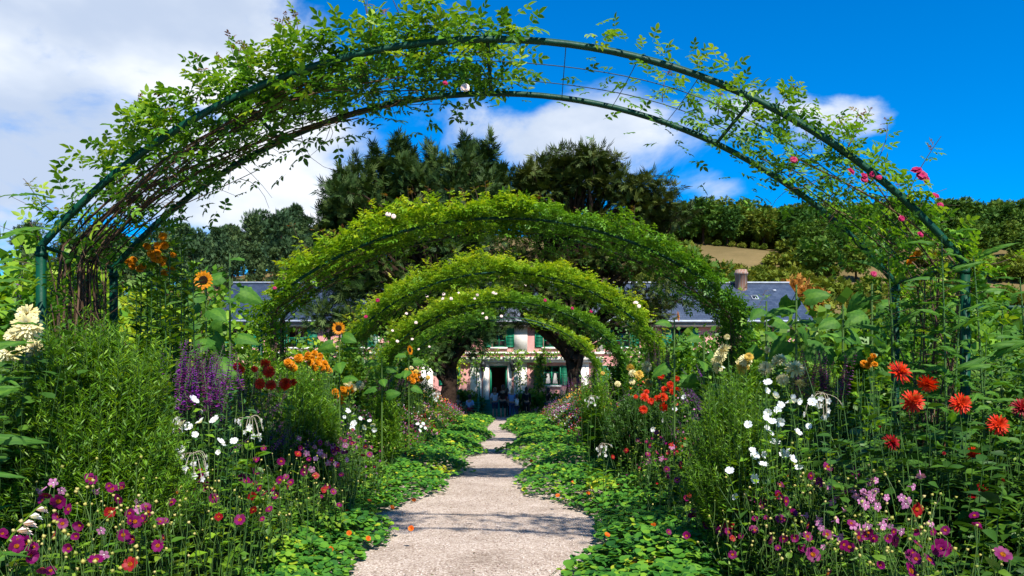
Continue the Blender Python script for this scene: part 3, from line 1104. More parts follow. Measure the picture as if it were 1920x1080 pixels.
yew('yew_tree', 'dense dark yew tree with spiky upright tops left of the house door', 838, 36.0,
    [(640, 322), (668, 300), (700, 285), (742, 262), (770, 285), (803, 276), (835, 300), (872, 262), (893, 275), (918, 262), (940, 318), (625, 352), (720, 300), (855, 318), (655, 340), (755, 270), (880, 285), (905, 290), (788, 312), (818, 292), (690, 318), (632, 390), (628, 440)],
    [(665, 372, 38, 24), (735, 352, 40, 26), (800, 358, 35, 24), (880, 345, 32, 26), (650, 420, 40, 35), (700, 400, 50, 40), (780, 400, 60, 40), (870, 400, 55, 40),
     (660, 480, 40, 40), (740, 470, 60, 40), (830, 470, 60, 40), (900, 460, 40, 40), (650, 540, 45, 30), (720, 540, 60, 35), (800, 545, 60, 35), (880, 540, 50, 35),
     (640, 590, 45, 22), (700, 600, 55, 25), (775, 610, 60, 25), (860, 605, 55, 22), (910, 590, 40, 25), (800, 650, 40, 22), (760, 640, 35, 25), (865, 632, 35, 18)], 10.8, True, M['yew'])
yew('yew_tree', 'open crowned dark yew with bare limbs showing, right of the house door', 1072, 37.0,
    [(975, 312), (1000, 292), (1025, 283), (1060, 290), (1095, 278), (1125, 285), (1155, 305), (1190, 318), (1215, 345), (1240, 372), (1165, 330), (1045, 320), (1000, 330)],
    [(995, 335, 30, 10), (1060, 318, 35, 8), (1120, 312, 35, 8), (1185, 350, 35, 10), (1225, 385, 25, 16), (1000, 375, 40, 18), (1060, 360, 30, 14), (1110, 355, 40, 14),
     (1170, 400, 40, 18), (1215, 425, 35, 20), (1020, 425, 45, 22), (1090, 410, 45, 22), (1150, 450, 50, 25), (1220, 480, 40, 25), (1040, 480, 50, 28), (1110, 500, 50, 28), (1180, 520, 50, 25),
     (1230, 545, 40, 22), (1000, 540, 45, 24), (1070, 560, 50, 24), (1140, 575, 50, 22), (1210, 590, 45, 20), (1015, 600, 45, 12), (1090, 610, 40, 14), (1250, 570, 35, 20), (970, 480, 30, 30), (965, 560, 30, 20)],
    10.0, False, M['yew2'])


def proto_tree(kind, seed):
    global rng
    keep = rng
    rng = np.random.default_rng(seed)
    random.seed(seed)
    tb, cr = MB(), MB()
    if kind == 'broad':
        H = 11.0
        n = 34
        u = unit(rnd(n)) * (rng.random((n, 1)) ** .4)
        cs = u * np.array([3.6, 3.6, 4.0]) + np.array([0, 0, 6.6])
        rs = np.tile([1.35, 1.35, 1.05], (n, 1)) * rng.uniform(.7, 1.25, (n, 1))
        crown_leaves(cr, cs, rs, 58, T_SPRAY5, .85, .2, .1, .35, rng.uniform(.1, .75, n))
        tb.tubes(np.array([[(0, 0, -1), (.1, 0, 2.5), (0, .1, 5), (0, 0, 9.5)]]), np.array([[.35, .28, .2, .05]]), 7)
        limb_set(tb, np.tile([0, 0, 4.0], (n, 1)) + rnd(n) * .3, cs, np.full(n, .1), .2)
        m = M['hill']
    elif kind == 'pine':
        n = 26
        z = rng.uniform(.35, 1.0, n) * 12.5
        rad = np.interp(z / 12.5, [.35, .6, .85, 1.0], [2.2, 2.7, 1.8, .2])
        a = rng.random(n) * 6.283
        q = rng.random(n) ** .5
        cs = np.stack([np.cos(a) * rad * q, np.sin(a) * rad * q, z], -1)
        rs = np.tile([1.15, 1.15, .62], (n, 1)) * rng.uniform(.7, 1.25, (n, 1))
        crown_leaves(cr, cs, rs, 52, T_SPRAY, .75, .35, .4, .4, rng.uniform(.1, .8, n))
        tb.tubes(np.array([[(0, 0, -1), (.1, 0, 3.5), (0, .2, 8), (0, 0, 12.6)]]), np.array([[.28, .22, .14, .03]]), 7)
        limb_set(tb, cs * np.array([0, 0, .93]), cs, np.full(n, .07), .2)
        m = M['pine']
    else:
        n = 16
        u = unit(rnd(n)) * (rng.random((n, 1)) ** .4)
        u[:, 2] = np.abs(u[:, 2])
        cs = u * np.array([2.0, 2.0, 2.3]) + np.array([0, 0, .7])
        rs = np.tile([1.0, 1.0, .8], (n, 1)) * rng.uniform(.7, 1.2, (n, 1))
        crown_leaves(cr, cs, rs, 60, T_SPRAY5, .6, .2, .2, .4, rng.uniform(.1, .8, n))
        limb_set(tb, np.tile([0, 0, -.5], (n, 1)), cs, np.full(n, .06), .3)
        m = M['scrub']
    rng = keep
    return tb.mesh(kind + '_trunk', M['bark'], True), cr.mesh(kind + '_crown', m)


PR = {'broad': [proto_tree('broad', s) for s in (1, 2, 3)], 'pine': [proto_tree('pine', s) for s in (4, 5, 6)], 'scrub': [proto_tree('scrub', s) for s in (7, 8, 9)]}
random.seed(5)
TREES = {'n': 0}


def hill_tree(kind, x, y, s, name, label, cat, group, mats=None):
    tk, cm = random.choice(PR[kind])
    z = float(hill_h(x, y))
    o = thing(name, label, cat, (x, y, z), group)
    o.rotation_euler.z = random.uniform(0, 6.28)
    k_ = .82 if kind == 'pine' else 1.05
    o.scale = (s * k_ * random.uniform(.9, 1.15), s * k_ * random.uniform(.9, 1.15), s)
    for nm, me in (('trunk', tk), ('crown', cm)):
        c = bpy.data.objects.new(nm, me)
        COL.objects.link(c)
        c.parent = o
    TREES['n'] += 1
    return o


def proj(x, y, z):
    return CX + x / y * FOC, HY - (z - EYE) / y * FOC


def forest():
    # right hand ridge and slope
    def clear(x, y, h):
        px, top = proj(x, y, float(hill_h(x, y)) + h)
        _, bot = proj(x, y, float(hill_h(x, y)))
        w = 4.0 / y * FOC
        return 1303 < px + w and px - w < 1442 and top < 488 and bot > 450
    spots = []
    for row, (y, st) in enumerate(((232, 6.2), (222, 6.5), (212, 7.0), (201, 7.5))):
        x = 28 + row
        while x < 185:
            spots.append((x + random.uniform(-1.5, 1.5), y + random.uniform(-3, 3), 'broad', random.uniform(.9, 1.2)))
            x += st * random.uniform(.85, 1.15)
    for y, st, k in ((188, 8, 'broad'), (176, 8, 'broad'), (164, 7.5, 'mix'), (152, 7.5, 'mix'), (140, 6.5, 'scrub'), (128, 6, 'scrub'), (116, 5.6, 'scrub'), (104, 5, 'scrub'), (92, 5, 'scrub')):
        x = y * .19
        while x < y * .80:
            kk = k if k != 'mix' else random.choice(['broad', 'scrub', 'scrub'])
            spots.append((x + random.uniform(-2, 2), y + random.uniform(-4, 4), kk, random.uniform(.65, .95) if kk == 'broad' else random.uniform(.8, 1.5)))
            x += st * random.uniform(.8, 1.3)
    for x, y, k, s in spots:
        h = {'broad': 11, 'scrub': 3.6}[k] * s
        if y < 197 and clear(x, y, h):
            k, s = 'scrub', random.uniform(.75, 1.1)
            if clear(x, y, 3.4 * s):
                continue
        px = proj(x, y, 0)[0]
        if not (1180 < px < 1980):
            continue
        if k == 'broad':
            if y > 195:
                hill_tree(k, x, y, s, 'broadleaf_tree', 'round dark green broadleaf tree in the wood along the hilltop', 'tree', 'hilltop broadleaf trees')
            else:
                hill_tree(k, x, y, s, 'broadleaf_tree', 'green broadleaf tree on the open hillside below the hilltop wood', 'tree', 'hillside broadleaf trees')
        else:
            hill_tree('scrub', x, y, s, 'hillside_bush', 'low scrubby olive green bush on the slope behind the slate roof', 'bush', 'scrub bushes on the slope')
    # small bushes along the clearing
    for px, Y in ((1325, 204), (1345, 201), (1392, 200), (1372, 203), (1415, 198), (1432, 194)):
        hill_tree('scrub', (px - CX) / FOC * Y, Y, random.uniform(.45, .7), 'hillside_bush', 'small dark bush dotted on the edge of the dry grass clearing', 'bush', 'bushes at the clearing edge')
    for px in range(1290, 1456, 9):
        Y = random.uniform(146, 156)
        hill_tree('scrub', (px - CX) / FOC * Y, Y, random.uniform(.8, 1.15), 'hillside_bush', 'leafy bush along the lower edge of the dry grass clearing', 'bush', 'bushes below the clearing')
    for px, Y in [(random.uniform(1445, 1530), random.uniform(160, 192)) for _ in range(16)] + [(random.uniform(1255, 1303), random.uniform(160, 195)) for _ in range(10)]:
        hill_tree('scrub', (px - CX) / FOC * Y, Y, random.uniform(1.0, 1.5), 'hillside_bush', 'tall green bush closing the side of the dry grass clearing', 'bush', 'bushes beside the clearing')
    for y in (231, 214):
        x = 26.0
        while x < 180:
            hill_tree('scrub', x, y + random.uniform(-3, 3), random.uniform(1.3, 1.9), 'hillside_bush', 'dark undergrowth bush beneath the hilltop wood', 'bush', 'bushes beneath the hilltop wood')
            x += 5.0 * random.uniform(.8, 1.2)
    # left hand pines
    for y, st in ((226, 4.6), (216, 5.0), (206, 5.0), (195, 5.2), (184, 5.4), (172, 5.4), (160, 5.4), (148, 5.4), (136, 5.2)):
        x = -y * .64
        while x < -y * .22:
            hill_tree('pine', x + random.uniform(-1.5, 1.5), y + random.uniform(-3, 3), random.uniform(.75, 1.4), 'pine_tree',
                      'dusky green pine in the wood on the hill behind the flowers', 'tree', 'hillside pine trees')
            x += st * random.uniform(.8, 1.25)
    for y, st in ((124, 4.6), (112, 4.6), (100, 4.4), (88, 4.2)):
        x = -y * .62
        while x < -y * .24:
            hill_tree('scrub', x + random.uniform(-1.5, 1.5), y + random.uniform(-3, 3), random.uniform(.9, 1.5), 'hillside_bush',
                      'low scrubby bush under the pine wood behind the house', 'bush', 'scrub under the pines')
            x += st * random.uniform(.8, 1.25)


forest()


def bush_thing(name, label, cat, loc, radii, n, per, tpl, size, m, up=.3, group=None, flat=.2):
    root = thing(name, label, cat, (loc[0], loc[1], 0), group)
    cr, tb = MB(), MB()
    u = unit(rnd(n)) * (rng.random((n, 1)) ** .45)
    u[:, 2] = np.abs(u[:, 2]) * 1.0
    hz0 = loc[2]
    cs = u * np.array([radii[0], radii[1], radii[2]]) + np.array([loc[0], loc[1], hz0])
    rs = np.tile(np.array(radii) * .34, (n, 1)) * rng.uniform(.7, 1.2, (n, 1))
    crown_leaves(cr, cs, rs, per, tpl, size, flat, up, .45, rng.uniform(.1, .85, n))
    limb_set(tb, np.tile([loc[0], loc[1], -.05], (n, 1)) + rnd(n) * np.array([.1, .1, 0]), cs, np.full(n, .03), .3, .05, 6, 4)
    tb.build('stems', M['cane'], root)
    cr.build('foliage', m, root)
    return root


# autumn tree behind the chimney, trees close behind the house
for px, Y, z, r, lab in ((1478, 68, 7.6, (3.6, 3.0, 3.4), 'orange tinted autumn tree behind the slate roof and chimney'),):
    bush_thing('autumn_tree', lab, 'tree', ((px - CX) / FOC * Y, Y, z), r, 26, 80, T_SPRAY5, .5, M['autumn'])
bush_thing('background_tree', 'yellow green rounded tree between the chimney and the dry clearing', 'tree', ((1420 - CX) / FOC * 66, 66, 7.2), (4.0, 3, 2.8), 26, 70, T_SPRAY5, .55, M['scrub'])
bush_thing('background_tree', 'tall green tree rising behind the roof beside the right yew', 'tree', ((1290 - CX) / FOC * 64, 64, 7.0), (4.2, 3, 6.0), 30, 46, T_SPRAY5, .7, M['hill'])
bush_thing('background_tree', 'green tree behind the slate roof on the pine wood side', 'tree', ((560 - CX) / FOC * 62, 62, 6.0), (4.5, 3, 4.2), 30, 46, T_SPRAY5, .7, M['scrub'])
bush_thing('background_tree', 'wide green tree past the gable end of the slate roof', 'tree', ((370 - CX) / FOC * 58, 58, 4.0), (4.5, 3, 4.5), 30, 46, T_SPRAY5, .7, M['scrub'])
bush_thing('background_tree', 'pale green willowy tree beyond the right end of the house', 'tree', ((1610 - CX) / FOC * 60, 60, 4.0), (5.0, 3, 5.0), 32, 46, T_SPRAY5, .7, M['scrub'])
bush_thing('background_tree', 'dark leafy tree behind the green trellis, right of the house', 'tree', ((1790 - CX) / FOC * 50, 50, 3.0), (6.0, 3, 4.0), 32, 46, T_SPRAY5, .7, M['hill'])

# ------------------------------------------------------------------ iron rose arches


class Arch:
    def __init__(self, Y, dep, cx, half, zs, rise, tilt):
        self.Y, self.dep, self.cx, self.half, self.zs, self.rise, self.tilt = Y, dep, cx, half, zs, rise, tilt
        self.Rr = (half * half + rise * rise) / (2 * rise)
        self.am = math.asin(half / self.Rr)

    def pt(self, t, s, r=0.0):
        """t 0..1 from the left spring to the right one, s 0..1 front to rear hoop, r outwards; below 0 / above 1 runs down the posts"""
        t, s, r = (np.asarray(q, float) for q in (t, s, r))
        t, s, r = np.broadcast_arrays(t, s, r)
        a = (np.clip(t, 0, 1) * 2 - 1) * self.am
        x = (self.Rr + r) * np.sin(a)
        z = self.zs + self.rise - self.Rr + (self.Rr + r) * np.cos(a)
        arc = 2 * self.am * self.Rr
        z = z - np.clip(-t, 0, None) * arc - np.clip(t - 1, 0, None) * arc
        x = np.where(t < 0, -self.half - r, np.where(t > 1, self.half + r, x))
        z = z - self.tilt * x
        return np.stack([self.cx + x, self.Y + s * self.dep, z], -1)

    def out(self, t):
        a = (np.clip(t, 0, 1) * 2 - 1) * self.am
        return np.stack([np.sin(a), np.zeros_like(a), np.cos(a)], -1)

    def along(self, t):
        a = (np.clip(t, 0, 1) * 2 - 1) * self.am
        return np.stack([np.cos(a), np.zeros_like(a), -np.sin(a)], -1)


def square_bar(mb, P, w, h):
    """a flat iron bar swept along points in an XZ plane"""
    P = np.asarray(P)
    K = len(P)
    T = unit(np.gradient(P, axis=0))
    N = unit(np.cross(T, np.array([0, 1.0, 0])))
    ring = []
    for a, b in ((-1, -1), (1, -1), (1, 1), (-1, 1)):
        ring.append(P + N * a * h / 2 + np.array([0, 1.0, 0]) * b * w / 2)
    V = np.stack(ring, 1).reshape(-1, 3)
    i = np.arange(4)
    q = np.stack([i, (i + 1) % 4, (i + 1) % 4 + 4, i + 4], -1)
    q = (q[None] + (np.arange(K - 1) * 4)[:, None, None]).reshape(-1, 4)
    mb.raw(V, q)
    mb.raw(V[:4], [(3, 2, 1, 0)])
    mb.raw(V[-4:], [(0, 1, 2, 3)])


ARCHES = [Arch(5.06, .92, -.06, 3.13, 2.43, 1.46, .019), Arch(10.3, .98, -.13, 3.34, 2.62, 1.28, .004), Arch(15.1, .98, -.19, 3.15, 2.5, 1.42, .0),
          Arch(19.9, .98, -.20, 3.2, 2.45, 1.45, .0), Arch(24.4, .98, -.31, 3.15, 2.5, 1.45, .0)]
ARCH_LAB = ['thinly covered green iron rose arch with bare hoops and wires at its crown', 'green iron arch wholly smothered in bright rose leaves, second along the path',
            'green iron arch under feathery yellow green rose growth, third along the path', 'green iron arch with white roses, fourth along the path',
            'slim green iron arch closest to the house door']


def make_arch(A, label, wires):
    root = thing('rose_arch', label, 'arch', (A.cx, A.Y, 0), 'iron rose arches over the path')
    t = np.linspace(0, 1, 49)
    for s in (0, 1):
        mb = MB()
        square_bar(mb, A.pt(t, s, 0), .036, .034)
        mb.build('hoop', M['arch_paint'], root)
        for e in (0.0, 1.0):
            p = A.pt(e, s, 0)
            mb = MB()
            w = .023
            mb.box(p[0] - w, p[0] + w, p[1] - w, p[1] + w, -.05, p[2] - .005)
            mb.box(p[0] - w - .006, p[0] + w + .006, p[1] - w - .006, p[1] + w + .006, p[2] - .07, p[2] - .04)
            mb.build('post', M['arch_paint'], root)
    for k in (0.0, .24, .485, .745, 1.0):
        P = A.pt(np.full(5, k), np.linspace(.02, .98, 5), -.005)
        MB().tubes(P[None], .014, 6).build('crossbar', M['arch_paint'], root)
    if wires:
        for s in (.33, .66):
            P = A.pt(np.linspace(.02, .98, 60), np.full(60, s), -.01 + .012 * np.sin(np.linspace(0, 20, 60)))
            MB().tubes(P[None], .0035, 4).build('wire', M['wire'], root)
        for k in (.36, .56, .63, .69, .82):
            P = A.pt(np.linspace(k, k + random.uniform(-.012, .012), 6), np.linspace(0, 1, 6), -.01 - .02 * np.sin(np.linspace(0, 3.14, 6)))
            MB().tubes(P[None], .003, 4).build('wire', M['wire'], root)
    return root


for i, A in enumerate(ARCHES):
    make_arch(A, ARCH_LAB[i], i == 0)


def near_objects(tpl, pos, rot, sc, n, mats, parent, name='leaf', vs=(.15, .35, .55, .75, .9)):
    """the n leaves that stand nearest as objects of their own; returns the mask of the rest"""
    idx = np.argsort(pos[:, 1] - 4 * sc)[:n]
    mask = np.ones(len(pos), bool)
    mask[idx] = False
    mes = [MB().inst(tpl, np.zeros((1, 3)), np.eye(3)[None], 1.0, [v]).mesh(name, mats) for v in vs]
    base = np.array(parent.location)
    for i in idx:
        o = bpy.data.objects.new(name, random.choice(mes))
        COL.objects.link(o)
        o.parent = parent
        m = Matrix([[*(rot[i][r] * sc[i]), pos[i][r] - base[r]] for r in range(3)] + [[0, 0, 0, 1]])
        o.matrix_local = m
    return mask


def climbing_rose(A, label, side, t0, t1, dens, thick, leaf, tpl, m, canes=14,  n_obj=0, flowers=(), shoots=0, low=.12, red=0.0, group=None, under=.12, smin=-.15, smax=1.12, hump=1.0, mult=1.0):
    """dens: list of (t, weight) along the arch"""
    post_x = A.cx + side * A.half
    root = thing('climbing_rose', label, 'climbing rose', (post_x, A.Y + A.dep / 2, 0), group)
    st, fo = MB(), MB()
    tt = np.linspace(t0, t1, 400)
    w = np.interp(tt, [d[0] for d in dens], [d[1] for d in dens])
    n = int(w.mean() * (t1 - t0) * mult)
    cdf = np.cumsum(w) / w.sum()
    t = np.interp(rng.random(n), cdf, tt)
    s = rng.uniform(smin, smax, n)
    lump = np.clip(.75 + .45 * hump * wob(t * 9, s * 2, 1.0, A.Y) + .30 * hump * wob(t * 31, s * 3, 1.0, A.Y * 2), .12, 2.1)
    rr = rng.random(n)
    ufr = .80 if A is ARCHES[0] else .90
    r = np.where(rng.random(n) < ufr, rr ** .75 * thick * lump, -rr * under)
    if A is not ARCHES[0]:
        r = np.where(t < .08, rr * .5 * thick - .1, np.where(t > .93, rr * .5 * thick - .1, r))
    p = A.pt(t, s, r)
    o = A.out(t)
    al = A.along(t)
    front = np.stack([np.zeros(n), (s - .5) * .9, np.zeros(n)], -1)
    d = unit(o * .55 + al * rng.normal(size=(n, 1)) * .8 + front + rnd(n) * .45 + np.array([0, -.15, -.30]))
    nh = unit(o * .9 + np.array([0, -.2, .5]) + rnd(n) * .4)
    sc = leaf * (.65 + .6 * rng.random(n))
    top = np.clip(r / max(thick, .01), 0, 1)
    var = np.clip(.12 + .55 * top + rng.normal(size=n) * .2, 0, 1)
    rot = frames(d, nh)
    mask = np.ones(n, bool)
    if n_obj:
        mask = near_objects(tpl, p, rot, sc, n_obj, m, root)
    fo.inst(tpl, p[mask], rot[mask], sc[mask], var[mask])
    # shoots that stand above the arch
    if shoots:
        ts = np.interp(rng.random(shoots), cdf, tt)
        a = A.pt(ts, rng.uniform(0, .8, shoots), thick * .5)
        L = rng.uniform(.10, .34, shoots)[:, None]
        c = a + (A.out(ts) * .7 + np.array([0, -.1, .75]) + rnd(shoots) * .3) * L
        b = (a + c) / 2 + rnd(shoots) * .04
        st.tubes(bez(a, b, c, np.linspace(0, 1, 6)), np.linspace(.0045, .002, 6)[None], 3, 0, .6)
        f2 = MB()
        shoot_leaves(fo, a, b, c, tpl, leaf * .95, 8, .05, .9, .2, var=.7)
        shoot_leaves(f2, a, b, c, tpl, leaf * .7, 3, .8, 1.0, .1)
        if red > 0:
            tag(f2.build('young_leaves', M['rosered'], root), kind='stuff')
    # canes
    K = 22
    te = rng.uniform(.25, 1.0, canes) if not (A is ARCHES[0] and side > 0) else rng.uniform(.2, .72, canes)
    far = t1 if side < 0 else t0
    near = -low * 2.2 if side < 0 else 1 + low * 2.2
    P = []
    for k in range(canes):
        q = np.linspace(0, 1, K)
        tq = near + (far - near) * te[k] * q
        s0, s1 = rng.uniform(.05, .95), rng.uniform(.0, 1.0)
        P.append(A.pt(tq, s0 + (s1 - s0) * q + .06 * np.sin(q * 7 + k), -.03 + .10 * np.sin(q * 5 + k * 1.7) * q + rng.uniform(-.05, .06)))
        P[-1][0, 2] = -.02
    st.tubes(np.array(P), np.linspace(.011, .0035, K)[None] * rng.uniform(.7, 1.2, (canes, 1)), 5, 0, rng.random(canes))
    # twigs
    nt = canes * (9 if not (A is ARCHES[0] and side > 0) else 26)
    ci, ki = rng.integers(0, canes, nt), rng.integers(4, K - 1, nt)
    a = np.array(P)[ci, ki]
    c = a + rnd(nt) * np.array([.20, .16, .16])
    st.tubes(bez(a, (a + c) / 2 + rnd(nt) * .07, c, np.linspace(0, 1, 5)), np.linspace(.0035, .0015, 5)[None], 3, 0, rng.random(nt))
    tag(st.build('canes', M['cane'], root), kind='stuff')
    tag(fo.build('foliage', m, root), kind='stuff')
    for kind, px, py, size in flowers:
        # flowers lie on the front of the growth
        p = at(px, py, A.Y - (.08 if A is ARCHES[0] else .34))
        put_flower(kind, p, face_dir(0, .5, .3), size, root)
    return root


A1, A2, A3, A4, A5 = ARCHES
climbing_rose(A1, 'climbing rose thick with leaves and brown canes on the bare hooped arch, pine wood side', -1, -.12, .53,
              [(-.12, 700), (.02, 900), (.1, 2000), (.3, 3400), (.42, 2900), (.5, 1700), (.53, 600)], .25, .14, T_ROSE, M['rose'],
              34, 220, (('rose', 835, 156, .035), ('blush', 872, 165, .06)), 46, .12, 1.0, under=.24, mult=1.75)
climbing_rose(A1, 'sparse climbing rose with tangled twigs and magenta blooms on the bare hooped arch', 1, .57, 1.10,
              [(.57, 110), (.64, 300), (.70, 900), (.8, 1400), (.9, 1500), (.97, 1300), (1.1, 700)], .13, .12, T_ROSE, M['rose'],
              11, 120, [('rose', x, y, s) for x, y, s in ((1718, 320, .07), (1728, 330, .075), (1735, 337, .06), (1488, 300, .05), (1595, 322, .055), (1620, 330, .05), (1634, 327, .04),
                                                          (1648, 333, .04), (1752, 368, .055), (1763, 385, .045), (1620, 337, .05), (1690, 410, .045), (1725, 440, .045))],
              16, .12, 1.0, under=.34, mult=2.3)
climbing_rose(A2, 'climbing rose with yellow green leaves and two pale pink blooms on the second arch', -1, -.14, .55,
              [(-.14, 1500), (.0, 2200), (.1, 3600), (.3, 4700), (.55, 4700)], .31, .15, T_ROSEC, M['lime'], 18, 0, (('blush', 728, 402, .07), ('blush', 738, 406, .065), ('rose', 515, 540, .05)), 40, .14, 1.0, under=.20, mult=1.9, smin=-.26, hump=1.25)
climbing_rose(A2, 'climbing rose with small glossy leaves covering the right half of the second arch', 1, .50, 1.13,
              [(.50, 5200), (.7, 4600), (.85, 5200), (1.0, 5200), (1.13, 2600)], .22, .13, T_ROSEC, M['fresh'], 14, 0, (), 16, .14, .6, under=.34, mult=1.9, smin=-.26, hump=1.25)
climbing_rose(A3, 'feathery yellow green climbing rose with a pink bloom on the third arch, pine wood side', -1, -.14, .52,
              [(-.14, 2600), (.1, 4800), (.52, 6000)], .36, .13, T_ROSEC, M['lime'], 10, 0, (('rose', 708, 563, .08), ('rose', 686, 594, .08)), 60, .14, 0, under=.16, mult=1.9, smin=-.26, hump=1.25)
climbing_rose(A3, 'feathery yellow green climbing rose with one white bloom on the third arch', 1, .50, 1.13,
              [(.50, 6000), (.8, 5000), (1.13, 3400)], .30, .13, T_ROSEC, M['lime'], 10, 0, (('blush', 1192, 568, .10), ('blush', 1198, 574, .08)), 30, .14, 0, under=.18, mult=1.9, smin=-.26, hump=1.25)
wr = [(985, 535), (860, 549), (832, 552), (925, 549), (800, 555), (762, 588), (780, 605), (736, 620), (905, 588), (912, 596), (940, 593), (773, 636), (805, 650), (785, 655), (890, 560), (846, 560), (745, 640), (830, 560), (895, 553), (930, 551)]
climbing_rose(A4, 'white flowered climbing rose heaped over the fourth arch, pine wood side', -1, -.16, .52,
              [(-.16, 3600), (.1, 5600), (.4, 5600), (.52, 4200)], .42, .14, T_ROSEC, M['lime'], 10, 0, [('blush', x, y, random.uniform(.055, .09)) for x, y in wr], 60, .16, 0, under=.42, mult=1.9, smin=-.26, hump=1.25)
climbing_rose(A4, 'climbing rose with a few red blooms over the right half of the fourth arch', 1, .50, 1.14,
              [(.50, 3000), (.8, 4200), (1.14, 3600)], .24, .14, T_ROSEC, M['fresh'], 10, 0, (('rose', 1022, 563, .09), ('rose', 1073, 578, .09), ('rose', 1108, 584, .09)), 14, .16, 0, under=.22, mult=1.9, smin=-.26, hump=1.25)
climbing_rose(A5, 'climbing rose on the arch closest to the house, hanging low beside the left yew trunk', -1, -.16, .46,
              [(-.16, 3000), (.2, 3600), (.46, 2200)], .34, .15, T_ROSEC, M['fresh'], 8, 0, (), 14, .16, 0, under=.36, mult=1.9, smin=-.26, hump=1.25)
climbing_rose(A5, 'thin yellowish climbing rose along the right half of the arch closest to the house', 1, .60, 1.12,
              [(.60, 350), (.74, 800), (.8, 2600), (1.12, 2800)], .18, .15, T_ROSEC, M['lime'], 8, 0, (), 6, .16, 0, under=.2, mult=1.9, smin=-.26, hump=1.25)

# ------------------------------------------------------------------ nasturtiums along the path
EL = ([5.0, 6.46, 7.3, 7.64, 8.1, 8.6, 10, 11.05, 11.8, 12.35, 13.5, 15, 16.8, 17.5, 19, 21, 24.7, 28, 32, 38, 41],
      [-1.30, -1.32, -1.25, -1.12, -1.5, -1.62, -1.38, -1.03, -1.18, -1.25, -.86, -1.1, -1.22, -.70, -1.0, -1.1, -.74, -1.2, -1.25, -1.14, -1.1])
ER = ([5.0, 6.0, 6.3, 6.9, 7.4, 8.0, 8.6, 10, 10.5, 12, 13.2, 14.5, 16.5, 18.3, 20, 23.3, 27, 30, 34, 38, 41],
      [.40, .40, .48, .96, .74, .92, .98, .58, .28, .15, .40, .46, .15, -.22, .3, .40, .2, -.36, .1, -.08, .1])


def nasturtiums(side, label, blooms):
    ys, es = EL if side < 0 else ER
    root = thing('nasturtium_bed', label, 'nasturtiums', (side * 1.9, 12.0, 0))
    n = 29000
    Y = 4.6 + (41 - 4.6) * rng.random(n) ** 1.75
    out = 2.5 + .2 * wob(Y, Y * .3, 1.0, side)
    edge = np.interp(Y, ys, es) * side - side * 0
    edge = edge + .06 * wob(Y * 3, side * 3.0, 1.0)
    edge = edge - .20 * np.clip((Y - 9) / 4, 0, 1)
    axs = ax(Y) * side
    w = np.maximum(out + axs - edge, .25)
    q = rng.random(n)
    X = edge + w * q
    d = X - edge
    H = .05 + .25 * np.clip(d / .7, 0, 1) ** .7 * (1 + .45 * wob(X, Y, 1.9, 3 + side)) + .05 * wob(X, Y, 7, side)
    z = .03 + np.maximum(H, .04) * (1 - .55 * rng.random(n) ** 2.2)
    keep = rng.random(n) < np.where(d < .15, .45, 1.0)
    X, Y, z, d = X[keep], Y[keep], z[keep], d[keep]
    n = len(X)
    size = np.where(Y < 12, .068, .068 + (Y - 12) * .0030) * rng.uniform(.55, 1.25, n)
    nh = unit(np.stack([-side * .30 * np.exp(-d * 2) + rng.normal(size=n) * .32, -.30 + rng.normal(size=n) * .32, np.full(n, 1.0)], -1))
    dirs = rnd(n) * np.array([1, 1, .1])
    rot = frames(dirs, nh)
    pat = wob(X, Y, 1.25, 7 + side) + .5 * wob(X, Y, 3.1, side)
    var = np.clip(.30 + .22 * rng.normal(size=n) + np.clip(pat - .35, 0, 1) * .55, 0, 1)
    pos = np.stack([side * X, Y, z], -1)
    idx = near_objects(T_ROUND, pos, rot, size, 170, M['nast'], root, vs=(.08, .2, .3, .42, .55))
    nr, fr_ = idx & (Y < 13), idx & (Y >= 13)
    fo = MB().inst(T_ROUND, pos[nr], rot[nr], size[nr], var[nr]).inst(T_HEX, pos[fr_], rot[fr_], size[fr_], var[fr_])
    tag(fo.build('foliage', M['nast'], root), kind='stuff')
    # leaf stalks and runners where they show
    near = np.where(Y < 10)[0][:2400]
    a = pos[near] + rnd(len(near)) * np.array([.09, .09, 0])
    a[:, 2] = .005
    c = pos[near] - np.array([0, 0, .004])
    st = MB().tubes(bez(a, (a + c) / 2 + rnd(len(near)) * .03, c, np.linspace(0, 1, 3)), .0022, 3, 0, .7)
    tag(st.build('stalks', M['stem'], root), kind='stuff')
    for px, py in blooms:
        Yb = 2100 / (py - 735) * .86
        p = at(px, py, Yb)
        put_flower('nast', p, face_dir(side, .7, .3), random.uniform(.05, .065) * (1 + max(0, Yb - 8) * .05), root)
    return root


nasturtiums(-1, 'carpet of round nasturtium leaves with orange blooms below the white mallows and violet salvia',
            [(776, 938), (648, 960), (771, 991), (693, 940), (735, 952), (807, 866), (812, 860), (795, 862), (830, 845), (722, 890), (655, 1000), (690, 1010), (620, 1030), (560, 1040), (640, 905)])
nasturtiums(1, 'carpet of round nasturtium leaves with orange blooms below the red cactus dahlias',
            [(1046, 930), (1138, 1004), (1103, 925), (1020, 797), (1158, 912), (1260, 985), (1225, 985), (1180, 965), (996, 865), (1120, 835), (1065, 890), (1300, 1040), (1240, 1020), (1075, 905), (1190, 1060)])

# ------------------------------------------------------------------ flower bank undergrowth


